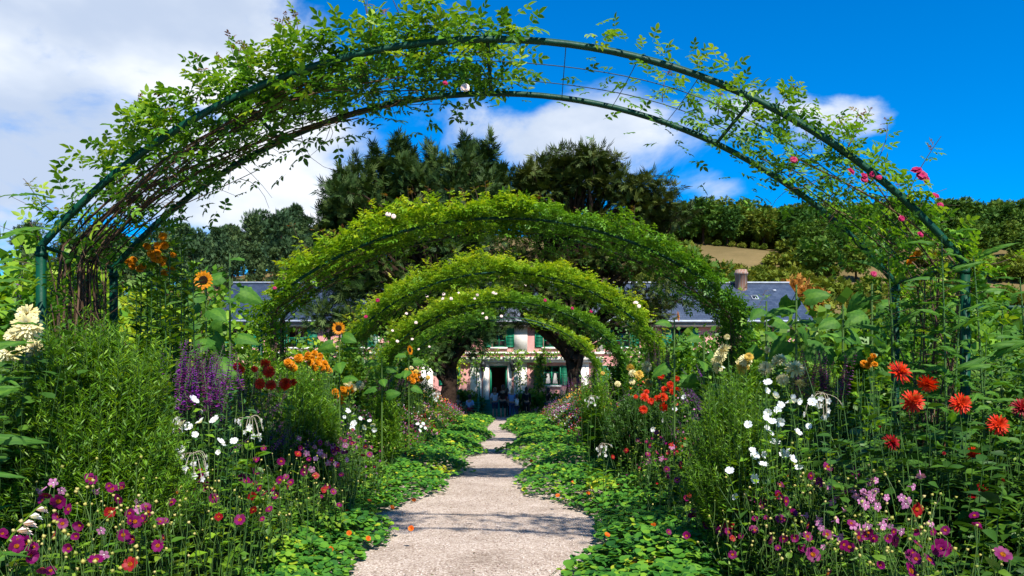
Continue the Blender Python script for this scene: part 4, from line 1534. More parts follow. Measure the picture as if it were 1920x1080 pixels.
def undergrowth(side, label):
    mb = MB()
    st = MB()
    for (y0, y1, n, size, tpl, pw) in ((2.3, 8.5, 6500, .085, T_SERR, 1.0), (2.3, 8.5, 8500, .08, T_OV, 1.0), (2.3, 9.0, 20000, .095, T_SLIM, 1.0), (8.5, 41, 26000, .12, T_SLIM, 1.3), (8.5, 41, 16000, .09, T_DIA, 1.3)):
        Y = y0 + (y1 - y0) * rng.random(n) ** pw
        u = rng.uniform(1.85, 4.7, n)
        X = ax(Y) + side * u
        H = profile(u) * (1 + .13 * wob(X, Y, 1.5, side) + .08 * wob(X, Y, 5, side))
        z = H * (1 - .75 * rng.random(n) ** 1.7) - .02
        d = unit(rnd(n) * np.array([1, 1, .5]) + np.array([-side * .35, -.35, .35]))
        nh = unit(np.array([-side * .2, -.25, 1.0]) + rnd(n) * .4)
        mb.inst(tpl, np.stack([X, Y, z], -1), frames(d, nh), size * rng.uniform(.6, 1.3, n), np.clip(.45 + .3 * wob(X, Y, 2.2, 5) + .22 * rng.normal(size=n), 0, 1))
        if y0 < 8:
            k = 260
            a = np.stack([X[:k], Y[:k], np.zeros(k)], -1)
            c = np.stack([X[:k], Y[:k], H[:k] * 1.03], -1) + rnd(k) * np.array([.12, .12, .02])
            st.tubes(bez(a, (a + c) / 2 + rnd(k) * .05, c, np.linspace(0, 1, 4)), np.linspace(.0045, .002, 4)[None], 3, 0, rng.random(k))
    o = tag(mb.build('border_foliage', M['under']), label, 'flower bed foliage', kind='stuff')
    tag(st.build('stems', M['stem'], o), kind='stuff')
    return o


undergrowth(-1, 'mixed green leaves filling the flower bank on the pine wood side of the path')
undergrowth(1, 'mixed green leaves filling the flower bank below the red dahlias')

# ------------------------------------------------------------------ plants in the banks


def chunks(pts, k):
    pts = sorted(pts)
    n = max(1, round(len(pts) / k))
    return [pts[i * len(pts) // n:(i + 1) * len(pts) // n] for i in range(n)]


def plant(name, label, cat, flowers, kind, size, lift=.07, group=None, leaf=None, lm='mid', lsize=.08, per=6, extra=2.0, up=.45, wild=.45, Y=None, side=0, spread=.10, drop=.04, spin=None, fname='flower', buds=0, sr=1.0):
    """a plant with blooms at the given photo points; flowers: (px, py[, scale])"""
    kinds = kind if isinstance(kind, (list, tuple)) else [kind]
    EYEV = np.array([0, 0, EYE])
    P = np.array([(EYEV + (surf(f[0], f[1], lift) - EYEV) * .86 if Y is None else at(f[0], f[1], Y + random.uniform(-.15, .15))) for f in flowers])
    c = P[:, :2].mean(0)
    root = thing(name, label, cat, (c[0], c[1], 0), group)
    fo, st = MB(), MB()
    n = len(P)
    ends = P - np.array([0, 0, drop])
    ne = int(n * extra)
    ex = EYEV + (P[rng.integers(0, n, ne)] - EYEV) * 1.05 + rnd(ne) * np.array([spread * 1.4, spread, spread * .6]) - np.array([0, 0, spread * 1.2])
    allp = np.concatenate([ends, ex])
    N = len(allp)
    a = np.concatenate([c[None] + .45 * (allp[:, :2] - c) + rnd(N, 2) * .04, np.zeros((N, 1))], 1)
    b = a * .45 + allp * .55 + rnd(N) * .06
    b[:, 2] = allp[:, 2] * .65
    st.tubes(bez(a, b, allp, np.linspace(0, 1, 6)), np.linspace(.006, .0022, 6)[None] * sr, 3, 0, rng.random(N) * .6)
    shoot_leaves(fo, a, b, allp, leaf or (T_SERR if c[1] < 4.6 else T_OV), lsize, per, .35, .98, .15, var=rng.uniform(.25, .8, N))
    if buds:
        bp = P[rng.integers(0, n, buds)] + rnd(buds) * np.array([.13, .10, .07])
        oc = Tpl([(1, 0, 0), (0, 1, 0), (-1, 0, 0), (0, -1, 0), (0, 0, 1), (0, 0, -1)], [(0, 1, 4), (1, 2, 4), (2, 3, 4), (3, 0, 4), (1, 0, 5), (2, 1, 5), (3, 2, 5), (0, 3, 5)])
        bm_ = MB().inst(oc, bp, frames(rnd(buds), rnd(buds)), rng.uniform(.007, .012, buds))
        ba = bp - np.array([0, 0, .16]) + rnd(buds) * .04
        st.tubes(bez(ba, (ba + bp) / 2 + rnd(buds) * .02, bp, np.linspace(0, 1, 4)), .0018, 3, 0, .8)
        tag(bm_.build('buds', M['bud'], root), kind='stuff')
    tag(st.build('stems', M['stem'], root), kind='stuff')
    tag(fo.build('foliage', M[lm], root), kind='stuff')
    for f, p in zip(flowers, P):
        sc = size * (f[2] if len(f) > 2 else random.uniform(.82, 1.15))
        put_flower(random.choice(kinds), p, face_dir(side, up, wild), sc, root, fname, spin)
    return root


def many(pts, k, *a, **kw):
    for ch in chunks(pts, k):
        plant(a[0], a[1], a[2], ch, *a[3:], **kw)


LM_NEAR = [(169, 899, 1.2), (211, 917), (228, 915), (110, 940, 1.2), (129, 955), (86, 928), (324, 910), (332, 924), (322, 942), (400, 934, 1.15), (375, 895), (378, 880), (387, 914), (206, 960), (223, 935), (274, 950),
           (279, 960), (300, 978), (109, 969), (117, 982), (11, 995), (52, 1018, 1.15), (56, 1042, 1.15), (31, 1024), (34, 1013), (231, 1003), (250, 1011), (253, 978), (244, 1058, 1.1), (273, 980), (296, 1023), (129, 1029), (410, 969), (150, 985), (80, 1065), (180, 1050)]
LM_MID = [(440, 870, 1.15), (470, 885), (480, 862), (462, 902), (472, 930), (620, 800), (527, 865), (562, 840), (592, 892), (622, 862), (615, 910), (625, 922), (520, 930), (505, 955), (450, 975), (525, 900), (570, 885),
          (636, 844), (659, 821), (660, 831), (647, 827), (685, 837), (681, 853), (693, 852), (545, 905), (488, 915), (580, 862), (640, 890), (478, 890), (600, 830)]
RM_NEAR = [(1552, 875, 1.2), (1520, 892), (1603, 886, 1.15), (1562, 913, 1.15), (1536, 903), (1476, 892), (1463, 909), (1434, 937, 1.2), (1429, 947), (1420, 937), (1473, 940), (1485, 963, 1.2), (1463, 973), (1415, 994), (1445, 1012),
           (1469, 1010), (1489, 1009), (1514, 1006), (1500, 1028, 1.2), (1524, 1040, 1.4), (1551, 1002), (1583, 1022), (1609, 1008), (1627, 999), (1677, 1014), (1719, 955), (1716, 994), (1763, 1027, 1.4), (1720, 1021), (1742, 1050),
           (1707, 1071, 1.4), (1708, 1041), (1551, 1075), (1663, 1010), (1837, 980), (1880, 1040), (1650, 1060)]
RM_MID = [(1292, 855), (1310, 890), (1332, 920), (1285, 935), (1307, 940), (1325, 872), (1367, 910), (1367, 987), (1287, 1005), (1352, 995), (1325, 985), (1239, 822), (1195, 825), (1174, 845), (1215, 852), (1290, 849),
          (1334, 843), (1149, 857), (1231, 811), (1218, 835), (1254, 849), (1345, 940), (1380, 955), (1300, 965), (1270, 900), (1250, 880), (1390, 925), (1275, 870)]
def more(p, f):
    return p + [(x + random.gauss(0, 22), y + random.gauss(0, 16), random.uniform(.6, .95)) for x, y in [random.choice(p)[:2] for _ in range(int(len(p) * f))]]


LM_NEAR, LM_MID, RM_NEAR, RM_MID = more(LM_NEAR, .5), more(LM_MID, 1.0), more(RM_NEAR, .8), more(RM_MID, 1.0)
DK = ['magenta'] * 6 + ['magenta_cup'] * 2 + ['crimson1']
many(LM_NEAR, 9, 'single_dahlia', 'magenta single dahlia with orange centres growing below the feathery bush', 'dahlia', DK, .060, group='magenta dahlias below the feathery bush', lift=.15, buds=26, lm='mid', lsize=.085, extra=2.5, up=.35, wild=.55)
many(LM_MID, 8, 'single_dahlia', 'magenta single dahlia between the white mallows and the nasturtium carpet', 'dahlia', DK, .070, group='magenta dahlias beside the white mallows', lift=.15, buds=18, lm='mid', lsize=.085, up=.35, wild=.55)
many(RM_NEAR, 9, 'single_dahlia', 'magenta single dahlia with orange centres below the red cactus dahlias', 'dahlia', DK, .060, group='magenta dahlias below the cactus dahlias', lift=.15, buds=26, lm='mid', lsize=.085, extra=2.5, up=.35, wild=.55)
many(RM_MID, 7, 'single_dahlia', 'small magenta dahlia beside the dark feathery bushes above the nasturtiums', 'dahlia', DK, .072, group='magenta dahlias above the nasturtiums', lift=.15, buds=14, lm='mid', lsize=.085, up=.35, wild=.55)

# red cactus dahlias, right
for f, k, lab in (([(1685, 700), (1740, 718), (1710, 753)], 'cactus', 'orange red cactus dahlia with three blooms beside the iron post'),
                  ([(1800, 757), (1870, 797, .95), (1822, 852, .7)], 'cactus', 'orange red cactus dahlia with spiky blooms and dark leaves'),
                  ([(1835, 930, 1.05), (1915, 765), (1670, 830, .8)], 'cactus_crimson', 'deep crimson cactus dahlia hanging low in dark leaves')):
    plant('cactus_dahlia', lab, 'dahlia', f, k, .125, Y=4.2, lm='dark', lsize=.12, per=12, extra=16, spread=.24, up=.25, wild=.35)
# more dark dahlia leaves on the right bank
for px, py, lab in ((1770, 850, 'dark leafy dahlia clump without open flowers behind the pink tobacco'), (1880, 900, 'dark leafy dahlia clump standing beside the crimson bloom'), (1650, 800, 'dark leafy dahlia clump between white tobacco and cactus dahlias')):
    plant('dahlia_clump', lab, 'dahlia', [(px, py, .2)], 'cactus_crimson', .10, lift=.0, lm='dark', lsize=.13, per=12, extra=50, spread=.30)
# cream dahlias
plant('cream_dahlia', 'cream dahlia with large shaggy blooms beside the big feathery bush', 'dahlia', [(50, 613, 1.25), (18, 660, 1.1), (62, 652, .9), (52, 590, 1.0), (30, 632, 1.0)], 'cream', .112, Y=3.9, lm='dark', lsize=.12, per=16, extra=14, spread=.17, up=.3, wild=.25, sr=.5)
plant('cream_dahlia', 'tall cream dahlia with blooms in a column under the second arch', 'dahlia', [(1350, 668), (1346, 690), (1358, 658), (1343, 677, .8)], 'cream', .15, lift=.15, lm='mid', lsize=.12, per=8, extra=5, spread=.2)
plant('cream_dahlia', 'cream yellow dahlia between the second arch and the feathery bush', 'dahlia', [(1392, 690), (1398, 676), (1404, 670, .7), (1385, 683, .8)], ['cream', 'yellow'], .13, lift=.15, lm='mid', lsize=.12, per=8, extra=5, spread=.2)
plant('cream_dahlia', 'cream dahlia with five blooms standing above the white mallow', 'dahlia', [(1435, 690), (1458, 680), (1462, 676), (1490, 693, 1.2), (1468, 712, .8), (1500, 720, .7), (1363, 632, .5), (1438, 656, .5)], ['cream', 'cream', 'yellow'], .135, lift=.12, lm='mid', lsize=.12, per=8, extra=4, spread=.2)
plant('yellow_dahlia', 'pale yellow dahlia behind the small scarlet dahlias', 'dahlia', [(1212, 688, 1.1), (1186, 700), (1198, 703), (1216, 718), (1158, 720, .8), (1182, 690), (1185, 716, .7), (1130, 700, .6)], ['yellow', 'cream'], .17, lift=.16, lm='fresh', lsize=.12, per=8, extra=4, spread=.2)
many([(763, 695), (771, 690), (780, 697), (652, 718), (675, 722), (815, 702), (803, 708), (660, 728)], 4, 'cream_dahlia', 'small cream dahlia among the orange pompons on the pine wood side', 'dahlia', ['cream', 'yellow'], .15, group='small cream dahlias by the pompons', lift=.15, lm='mid', lsize=.12)
# scarlet dahlias
many([(497, 682, 1.15), (504, 697, 1.25), (535, 720, 1.3), (550, 717, .8), (488, 718), (508, 722), (477, 692, .7), (445, 688), (452, 693, .9), (487, 720), (397, 735, 1.1), (425, 762, 1.1), (412, 756), (390, 742)], 7, 'scarlet_dahlia',
     'scarlet dahlia in the bank between purple salvia and orange pompons', 'dahlia', ['redball', 'redball', 'cactus'], .10, group='scarlet dahlias by the purple salvia', Y=7.3, lm='mid', lsize=.12, extra=3, spread=.18)
many([(1239, 705), (1268, 710), (1257, 722), (1245, 730), (1208, 745, 1.2), (1243, 745, 1.3), (1220, 752), (1244, 763, 1.2), (1206, 768, 1.1), (1260, 735), (1233, 748), (1212, 735, .8), (1192, 744, .6), (1223, 757, .7), (1269, 730, .8)], 8, 'scarlet_dahlia',
     'small scarlet dahlia clustered over the dark feathery bush', 'dahlia', ['redball', 'cactus'], .11, group='scarlet dahlias over the dark bush', Y=10.3, lm='dark', lsize=.11, extra=3, spread=.2)
# white mallows
many([(362, 752, 1.15), (333, 790), (340, 797, 1.15), (352, 802), (377, 792), (404, 789), (412, 829), (420, 828), (440, 828), (293, 856), (300, 864), (341, 844), (265, 847), (278, 810), (366, 815, .7), (410, 848, .6), (380, 770, .6)], 9,
     'white_mallow', 'white mallow with open cup blooms above the magenta dahlias', 'mallow', 'lavatera', .066, group='white mallows by the feathery bush', Y=4.75, lm='fresh', lsize=.09, up=.6, wild=.5, extra=3)
many([(1440, 719), (1437, 733, .8), (1453, 742), (1484, 748, 1.1), (1482, 755), (1497, 753), (1463, 760), (1458, 770), (1440, 773), (1462, 791), (1403, 797), (1435, 785), (1437, 803, .7), (1494, 812, 1.1), (1448, 792), (1452, 832, 1.3), (1470, 853, 1.25),
      (1475, 842), (1415, 855), (1431, 853), (1500, 877), (1368, 884), (1412, 898, 1.2), (1485, 862, 1.1), (1430, 873), (1523, 755, 1.1), (1516, 800, .8), (1376, 930), (1410, 845, .8), (1445, 813, .8)], 10,
     'white_mallow', 'white mallow with many cup blooms above the pink tobacco flowers', 'mallow', 'lavatera', .064, group='white mallows above the pink tobacco', Y=5.0, lm='fresh', lsize=.09, up=.6, wild=.5, extra=3)
many([(652, 771), (663, 777), (664, 795, 1.3), (688, 780), (693, 790), (699, 795), (702, 805, 1.1), (685, 800), (675, 785), (660, 805), (693, 840), (645, 782, .7), (790, 800), (783, 796), (797, 803), (786, 808), (793, 795)], 9, 'white_mallow',
     'white mallow further along the bank above the nasturtium carpet', 'mallow', 'lavatera', .085, group='white mallows along the nasturtiums', lift=.12, lm='fresh', lsize=.09, up=.6, wild=.5, extra=3)
many([(1265, 768), (1240, 788), (1223, 805), (1283, 745), (1355, 690, .6), (1244, 770)], 6, 'white_mallow', 'white mallow with a few blooms beside the scarlet dahlias', 'mallow', 'lavatera', .085, lift=.14, lm='fresh', lsize=.10, up=.6, wild=.5, extra=4)

# white woodland tobacco
for px, py, s, Y, lab in ((470, 782, .20, 5.2, 'woodland tobacco with drooping white trumpets beside the purple salvia'), (308, 795, .20, 4.6, 'woodland tobacco with drooping white trumpets beside the feathery bush'),
                          (362, 850, .20, 4.6, 'woodland tobacco with drooping white trumpets low over the magenta dahlias'), (1540, 738, .24, 5.6, 'woodland tobacco with drooping white trumpets above the white mallows'),
                          (1110, 742, .20, 11.0, 'woodland tobacco with white trumpets beneath the scarlet dahlias'), (1132, 832, .20, 9.0, 'woodland tobacco with white trumpets leaning over the nasturtiums'),
                          (818, 735, .24, 16.0, 'woodland tobacco with white trumpets far along the bank')):
    root = plant('woodland_tobacco', lab, 'tobacco plant', [(px, py, 1.0)], 'woodland', s * .9, Y=Y, lm='fresh', lsize=.17, leaf=T_OV, per=6, extra=4, spread=.16, up=50, wild=.05)

# pink tobacco flowers
PT = [(1555, 912), (1609, 903), (1625, 903), (1642, 901), (1635, 900), (1598, 907), (1592, 917), (1622, 925), (1618, 922), (1630, 930), (1635, 925), (1623, 947), (1634, 933), (1560, 942), (1568, 935), (1512, 967), (1535, 975), (1662, 933), (1690, 933), (1698, 945, 1.2),
      (1645, 950), (1540, 990), (1600, 985), (1575, 1008, 1.2), (1612, 995), (1626, 988), (1655, 985), (1690, 997), (1665, 1010), (1745, 982), (1726, 892), (1712, 913), (1583, 920), (1640, 940), (1615, 940), (1605, 930)]
many(more(PT, .5), 12, 'pink_tobacco', 'pink flowering tobacco with small star blooms below the white mallows', 'tobacco plant', 'tobacco', .046, group='pink tobacco below the mallows', lift=.09, lm='fresh', lsize=.09, leaf=T_LAN, up=-.25, wild=.35, extra=1.5, buds=16)
many([(116, 920), (75, 922), (212, 895), (260, 955), (195, 1040), (217, 890), (180, 922), (258, 942), (233, 1005), (190, 995), (100, 905)], 11, 'pink_tobacco', 'pink flowering tobacco mixed into the magenta dahlias under the feathery bush', 'tobacco plant', 'tobacco', .045, lift=.10, lm='fresh', lsize=.09, leaf=T_LAN, up=-.25, wild=.35, buds=8)
many([(560, 822), (648, 835), (590, 838), (634, 828), (578, 810), (600, 828), (625, 838), (614, 832), (640, 845), (575, 850), (592, 860), (630, 870), (608, 855), (600, 848), (585, 880), (650, 862), (628, 850), (615, 868)], 14, 'pink_tobacco', 'pink flowering tobacco beside the leaning purple salvia spikes', 'tobacco plant', 'tobacco', .062, lift=.10, lm='fresh', lsize=.09, leaf=T_LAN, up=-.2, wild=.35, buds=10)
many([(1120, 812), (1128, 800), (1140, 815), (1112, 805), (1150, 790), (1105, 795), (1160, 810), (1135, 825), (1218, 865), (1240, 860), (1260, 838)], 11, 'pink_tobacco', 'pink flowering tobacco above the nasturtiums near the dark feathery bush', 'tobacco plant', 'tobacco', .075, lift=.10, lm='fresh', lsize=.10, leaf=T_LAN, up=-.2, wild=.35, buds=10)

# orange pompons
many([(585, 672), (578, 665), (590, 662), (598, 675), (596, 683), (605, 690), (612, 688), (582, 680), (574, 671), (600, 668), (560, 672, 1.2), (545, 684), (550, 690), (540, 680), (608, 682), (617, 695), (590, 690)], 9, 'pompon_marigold',
     'golden orange pompon flowers clustered above the small feathery bush', 'marigold', 'pompon', .095, group='orange pompons above the bush', lift=.22, lm='fresh', lsize=.10, extra=3)
many([(635, 735), (643, 731), (652, 727), (658, 733), (630, 742), (638, 745), (648, 738), (656, 724), (628, 735), (640, 752)], 10, 'pompon_marigold', 'golden orange pompon flowers beside the leaning salvia spikes', 'marigold', 'pompon', .105, lift=.12, lm='fresh', lsize=.10, extra=3)
many([(770, 700), (778, 705), (774, 715), (768, 710), (785, 702), (776, 730), (782, 712), (790, 712)], 8, 'pompon_marigold', 'rusty orange pompon flowers by the small cream dahlias', 'marigold', 'pompon', .15, lift=.14, lm='mid', lsize=.11, extra=3)
many([(1632, 675), (1628, 685), (1637, 668), (1620, 682), (1640, 683)], 5, 'pompon_marigold', 'orange pompon flowers beside the iron post of the bare arch', 'marigold', 'pompon', .05, lift=.10, lm='fresh', lsize=.10, extra=4)


# salvia spikes
def salvia(label, cx, cy, sx, sy, n, kind, h, lean, group=None, lift=.12, Y=None, lm='blue'):
    pts = [(cx + random.gauss(0, sx), cy + random.gauss(0, sy)) for _ in range(n)]
    EYEV = np.array([0, 0, EYE])
    P = np.array([EYEV + (surf(x, y, lift) - EYEV) * .94 if Y is None else at(x, y, Y + random.uniform(-.25, .25)) for x, y in pts])
    P[:, 2] -= h * .45
    c = P[:, :2].mean(0)
    root = thing('purple_salvia', label, 'salvia', (c[0], c[1], 0), group)
    a = np.concatenate([c[None] + .35 * (P[:, :2] - c) + rnd(n, 2) * .05, np.zeros((n, 1))], 1)
    dirs = unit(np.array([lean[0], lean[1], 1.0]) + rnd(n) * np.array([.16, .16, .05]))
    b = P - dirs * .35
    b[:, 2] = np.maximum(b[:, 2], .1)
    st, fo = MB(), MB()
    st.tubes(bez(a, b, P, np.linspace(0, 1, 7)), np.linspace(.005, .0025, 7)[None], 4, 0, rng.random(n))
    ex = np.concatenate([P] * 3) + rnd(3 * n) * .1 - np.array([0, 0, .12])
    aa = np.concatenate([a] * 3)
    shoot_leaves(fo, aa, (aa + ex) / 2 + rnd(3 * n) * .05, ex, T_LAN, .11, 13, .2, 1.0, .1, var=rng.uniform(.2, .8, 3 * n))
    tag(st.build('stems', M['stem'], root), kind='stuff')
    tag(fo.build('foliage', M[lm], root), kind='stuff')
    for p, d in zip(P, dirs):
        put_flower(kind, p - d * .02, d, h * random.uniform(.75, 1.25), root, 'flower_spike')
    return root


salvia('thick clump of violet salvia spikes beside the big feathery bush', 352, 715, 16, 24, 40, 'spike', .26, (.15, 0), Y=5.1)
salvia('violet salvia spikes rising behind the scarlet dahlias and white mallows', 398, 715, 22, 24, 40, 'spike', .24, (.1, 0), Y=5.3)
salvia('dusky salvia spikes standing among the scarlet dahlias', 475, 740, 35, 22, 28, 'spike_mauve', .24, (.1, 0), lift=.14)
salvia('long mauve salvia spikes leaning out towards the path', 545, 800, 32, 22, 26, 'spike', .26, (.9, 0), lift=.12)
salvia('mauve salvia spikes behind the leaning ones', 520, 770, 30, 20, 22, 'spike_mauve', .26, (.6, 0), lift=.12)
salvia('upright dark mauve salvia spikes beside the cream dahlias', 1535, 705, 32, 16, 38, 'spike_mauve', .30, (0, 0), lift=.14)
salvia('pale mauve salvia spikes under the second arch on the sunflower leaf side', 1238, 680, 18, 14, 24, 'spike_mauve', .36, (0, 0), lift=.22)
salvia('mauve salvia spikes leaning over the rounded feathery bush', 1312, 745, 14, 22, 20, 'spike', .24, (-.7, 0), lift=.14)
salvia('dusky salvia haze beneath the yellow dahlias', 1130, 740, 22, 12, 30, 'spike_mauve', .34, (-.3, 0), lift=.12)
salvia('pinkish salvia spikes far along the bank by the house', 1085, 715, 16, 8, 24, 'spike', .42, (-.2, 0), lift=.1)
salvia('mauve salvia drift far along the bank near the small cream dahlias', 722, 725, 24, 10, 26, 'spike_mauve', .36, (.3, 0), lift=.1)
salvia('loose mauve spikes low among the magenta dahlias near the mallows', 1215, 790, 30, 18, 14, 'spike', .22, (-.5, 0), lift=.1)
for px, py, Y, lab in ((92, 585, 5.4, 'single purple butterfly bush spike beside the iron post and feathery bush'), (38, 545, 5.6, 'purple butterfly bush spike above the cream dahlia'), (135, 560, 5.5, 'fading mauve spike between the iron posts')):
    root = thing('butterfly_bush', lab, 'flower', at(px, py, Y) * np.array([1, 1, 0]))
    p = at(px, py, Y)
    a = p * np.array([1, 1, 0]) + np.array([-.1, .05, 0])
    st = MB().tubes(bez(a[None], (p - (.06, 0, .3))[None], p[None], np.linspace(0, 1, 8)), np.linspace(.007, .003, 8)[None], 5, 0, .6)
    st.build('stem', M['stem'], root)
    fo = MB()
    shoot_leaves(fo, a[None], (p - (.06, 0, .3))[None], p[None], T_LAN, .16, 22, .3, .95, .3)
    tag(fo.build('foliage', M['blue'], root), kind='stuff')
    put_flower('spike', p - np.array([.03, 0, .08]), (.28, -.1, 1), .32, root, 'flower_spike')


# feathery bushes: a dome of fine upright shoots
def feathery(label, px, py_top, py_mid, wpx, Y, n, m='feather', per=30, ls=.06, tpl=T_FINE, name='feathery_bush'):
    S = FOC / Y
    rx = wpx / S / 2
    top = EYE + (HY - py_top) / S
    mid = top * .46
    c = np.array([(px - CX) / S, Y, 0.0])
    root = thing(name, label, 'bush' if name == 'feathery_bush' else 'plant', c)
    u = unit(rnd(n))
    u[:, 2] = np.where(rng.random(n) < .7, np.abs(u[:, 2]), u[:, 2])
    rad = rng.random((n, 1)) ** .22
    rad = rad * np.where(u[:, 2:3] < 0, 1 + .5 * u[:, 2:3], 1.0)
    rad = rad * (1 + .16 * wob(u[:, 0] * 2 + px, u[:, 2] * 2, 1.6, Y) + .08 * wob(u[:, 0] * 5, u[:, 2] * 5 + px, 1.6, Y))[:, None]
    E = c + np.array([0, 0, mid]) + u * rad * np.array([rx, rx * .95, top - mid])
    E[:, 2] = np.maximum(E[:, 2], .30)
    E += rnd(n) * .035
    a = c + np.concatenate([rnd(n, 2) * .08, np.zeros((n, 1))], 1)
    L = .42
    a2 = E - unit(unit(E - (c + np.array([0, 0, mid * .6]))) + np.array([0, 0, .45])) * L * np.minimum(1, E[:, 2:3] / .9)
    a2[:, 2] = np.maximum(a2[:, 2], .04)
    b = (a2 + E) / 2 + rnd(n) * .025
    fo, st = MB(), MB()
    shoot_leaves(fo, a2, b, E, tpl, ls, per, .05, 1.0, -.1, .5, .75, var=rng.uniform(.2, .8, n))
    st.tubes(bez(a2, b, E, np.linspace(0, 1, 3)), np.linspace(.0028, .0014, 3)[None], 3, 0, .6)
    k = min(n, 60)
    st.tubes(bez(a[:k], (a[:k] + a2[:k]) / 2 + np.array([0, 0, .15]), a2[:k], np.linspace(0, 1, 6)), np.linspace(.010, .004, 6)[None], 4, 0, .2)
    tag(st.build('stems', M['stem'], root), kind='stuff')
    tag(fo.build('foliage', M[m], root), kind='stuff')
    return root


feathery('big rounded feathery green bush beside the iron posts of the bare arch', 180, 585, 730, 330, 4.2, 3000, per=36, ls=.060)
feathery('small rounded feathery bush below the golden pompons', 582, 690, 745, 110, 8.4, 700, per=28, ls=.08)
feathery('rounded feathery green bush beside the white mallows and salvia', 1372, 700, 770, 170, 5.5, 1000, per=30, ls=.056)
feathery('dark feathery bush below the scarlet dahlias', 1205, 728, 775, 160, 11.2, 800, 'dark', 26, .10)
feathery('light feathery tuft far along the bank under the yellow dahlias', 1115, 700, 735, 70, 13.5, 200, 'feather', 22, .11)
feathery('feathery tuft among small cream dahlias on the pine wood side', 720, 700, 740, 80, 12.0, 240, 'feather', 22, .10)

for px, py, w, Y, m, tp, lab in ((520, 652, 110, 8.6, 'fresh', T_LAN, 'leafy perennial clump behind the scarlet dahlias by the second arch foot'), (470, 645, 100, 8.2, 'mid', T_LAN, 'leafy perennial clump in front of the studio windows'),
                                 (648, 655, 110, 9.9, 'mid', T_OV, 'leafy perennial clump around the small sunflower'), (700, 662, 100, 11.8, 'fresh', T_LAN, 'leafy perennial clump between small sunflower and fourth arch'),
                                 (752, 678, 90, 14.0, 'mid', T_OV, 'leafy perennial clump around the edge on sunflower'), (790, 700, 70, 17.0, 'fresh', T_LAN, 'low perennial clump near the left yew trunk'),
                                 (1270, 640, 110, 9.4, 'fresh', T_OV, 'leafy perennial clump around the small orange sunflower'), (1340, 625, 110, 8.8, 'fresh', T_LAN, 'leafy perennial clump at the right foot of the second arch'),
                                 (1400, 635, 100, 7.6, 'fresh', T_LAN, 'leafy perennial clump behind the cream dahlias'), (1180, 665, 100, 12.4, 'mid', T_OV, 'leafy perennial clump behind the yellow dahlias'),
                                 (1130, 680, 80, 15.0, 'fresh', T_LAN, 'leafy perennial clump beside the right yew trunk'), (1530, 640, 120, 6.6, 'mid', T_LAN, 'leafy perennial clump behind the upright mauve salvia'),
                                 (1620, 640, 120, 6.2, 'mid', T_OV, 'leafy perennial clump around the large sunflower stalks')):
    Y = 3.2 / (abs(px - CX) / FOC)
    feathery(lab, px, py, 0, w, Y, 240, m, 20, .105, T_SLIM if tp is T_LAN else T_DIA, 'perennial_clump')


# ------------------------------------------------------------------ sunflowers with big heart shaped leaves
def bigleaf_mesh(seed, w=.82):
    r_ = np.random.default_rng(seed)
    nt, na = 11, 6
    v, f = [], []
    for i in range(nt):
        t = i / (nt - 1)
        wd = w / 2 * (math.sin(math.pi * min(1, t * .92 + .08) ** .62)) ** .85 * (1 + .05 * (-1) ** i)
        if i == nt - 1:
            wd = 0.006
        for j in range(na + 1):
            k = j / na * 2 - 1
            back = -.16 * abs(k) ** 1.5 * (1 - t) ** 2
            vein = .016 * math.cos(k * 9 + t * 6)
            z = -.42 * t * t - .26 * k * k * wd + vein + .02 * r_.normal()
            v.append((k * wd, t + back, z))
    for i in range(nt - 1):
        for j in range(na):
            o = i * (na + 1) + j
            f.append((o, o + 1, o + na + 2, o + na + 1))
    fv = np.array([[.25 + (.5 if j in (2, 3) else 0) + .22 * ((i + j) % 2) for j in range(na)] for i in range(nt - 1)]).ravel() * r_.uniform(.5, 1.1)
    mb = MB().raw(v, f, 0, fv)
    mb.tubes(np.array([[(0, -.45, .05), (0, -.2, .06), (0, .02, .01)]]), .016, 5, 0, .9)
    return mb.mesh('leaf', M['bigleaf'], True)


BIG = [bigleaf_mesh(s) for s in range(5)]
LANC = [bigleaf_mesh(s + 20, .24) for s in range(4)]


def put_leaf(me, loc, d, nh, size, parent, name='leaf'):
    o = bpy.data.objects.new(name, me)
    COL.objects.link(o)
    o.parent = parent
    Rm = frames(np.array([d], float), np.array([nh], float))[0]
    base = np.array(parent.location)
    p = np.asarray(loc) + Rm[:, 1] * size * .42
    o.matrix_local = Matrix([[*(Rm[r] * size), p[r] - base[r]] for r in range(3)] + [[0, 0, 0, 1]])
    return o


def sunflower(label, px, py, Y, size=.22, leaves=9, lsize=.24, bloom=None, head=True, lean=0.0, z_low=.35):
    p = at(px, py, Y)
    root = thing('sunflower', label, 'sunflower', (p[0] - lean, p[1] + .05, 0))
    a = np.array([p[0] - lean, Y + .05, 0])
    b = np.array([p[0] - lean, Y + .05, p[2] * .6])
    c = p + np.array([0, .05, -.02])
    MB().tubes(bez(a[None], b[None], c[None], np.linspace(0, 1, 12)), np.linspace(.017, .009, 12)[None], 7, 0, .7).build('stem', M['stem'], root, True)
    ts = np.linspace(max(z_low * 1.1, .66), .97, max(5, int(leaves * .85)))
    for k, t in enumerate(ts):
        q = bez(a[None], b[None], c[None], np.array([t]))[0, 0]
        an = k * 2.4 + random.uniform(-.3, .3)
        d = np.array([math.cos(an), math.sin(an) * .6 - .35, random.uniform(-.55, .25)])
        nh = np.array([-d[0] * .2 + .2, -1.0, .75]) + rng.normal(size=3) * .3
        put_leaf(random.choice(BIG), q, d, nh, lsize * (1.15 - .45 * t) * random.uniform(.85, 1.15), root)
    if head:
        n = np.array(bloom if bloom else (.15, -1, .05))
        put_flower('sunflower', p + unit(n) * .03, n, size, root, 'flower_head')
    return root


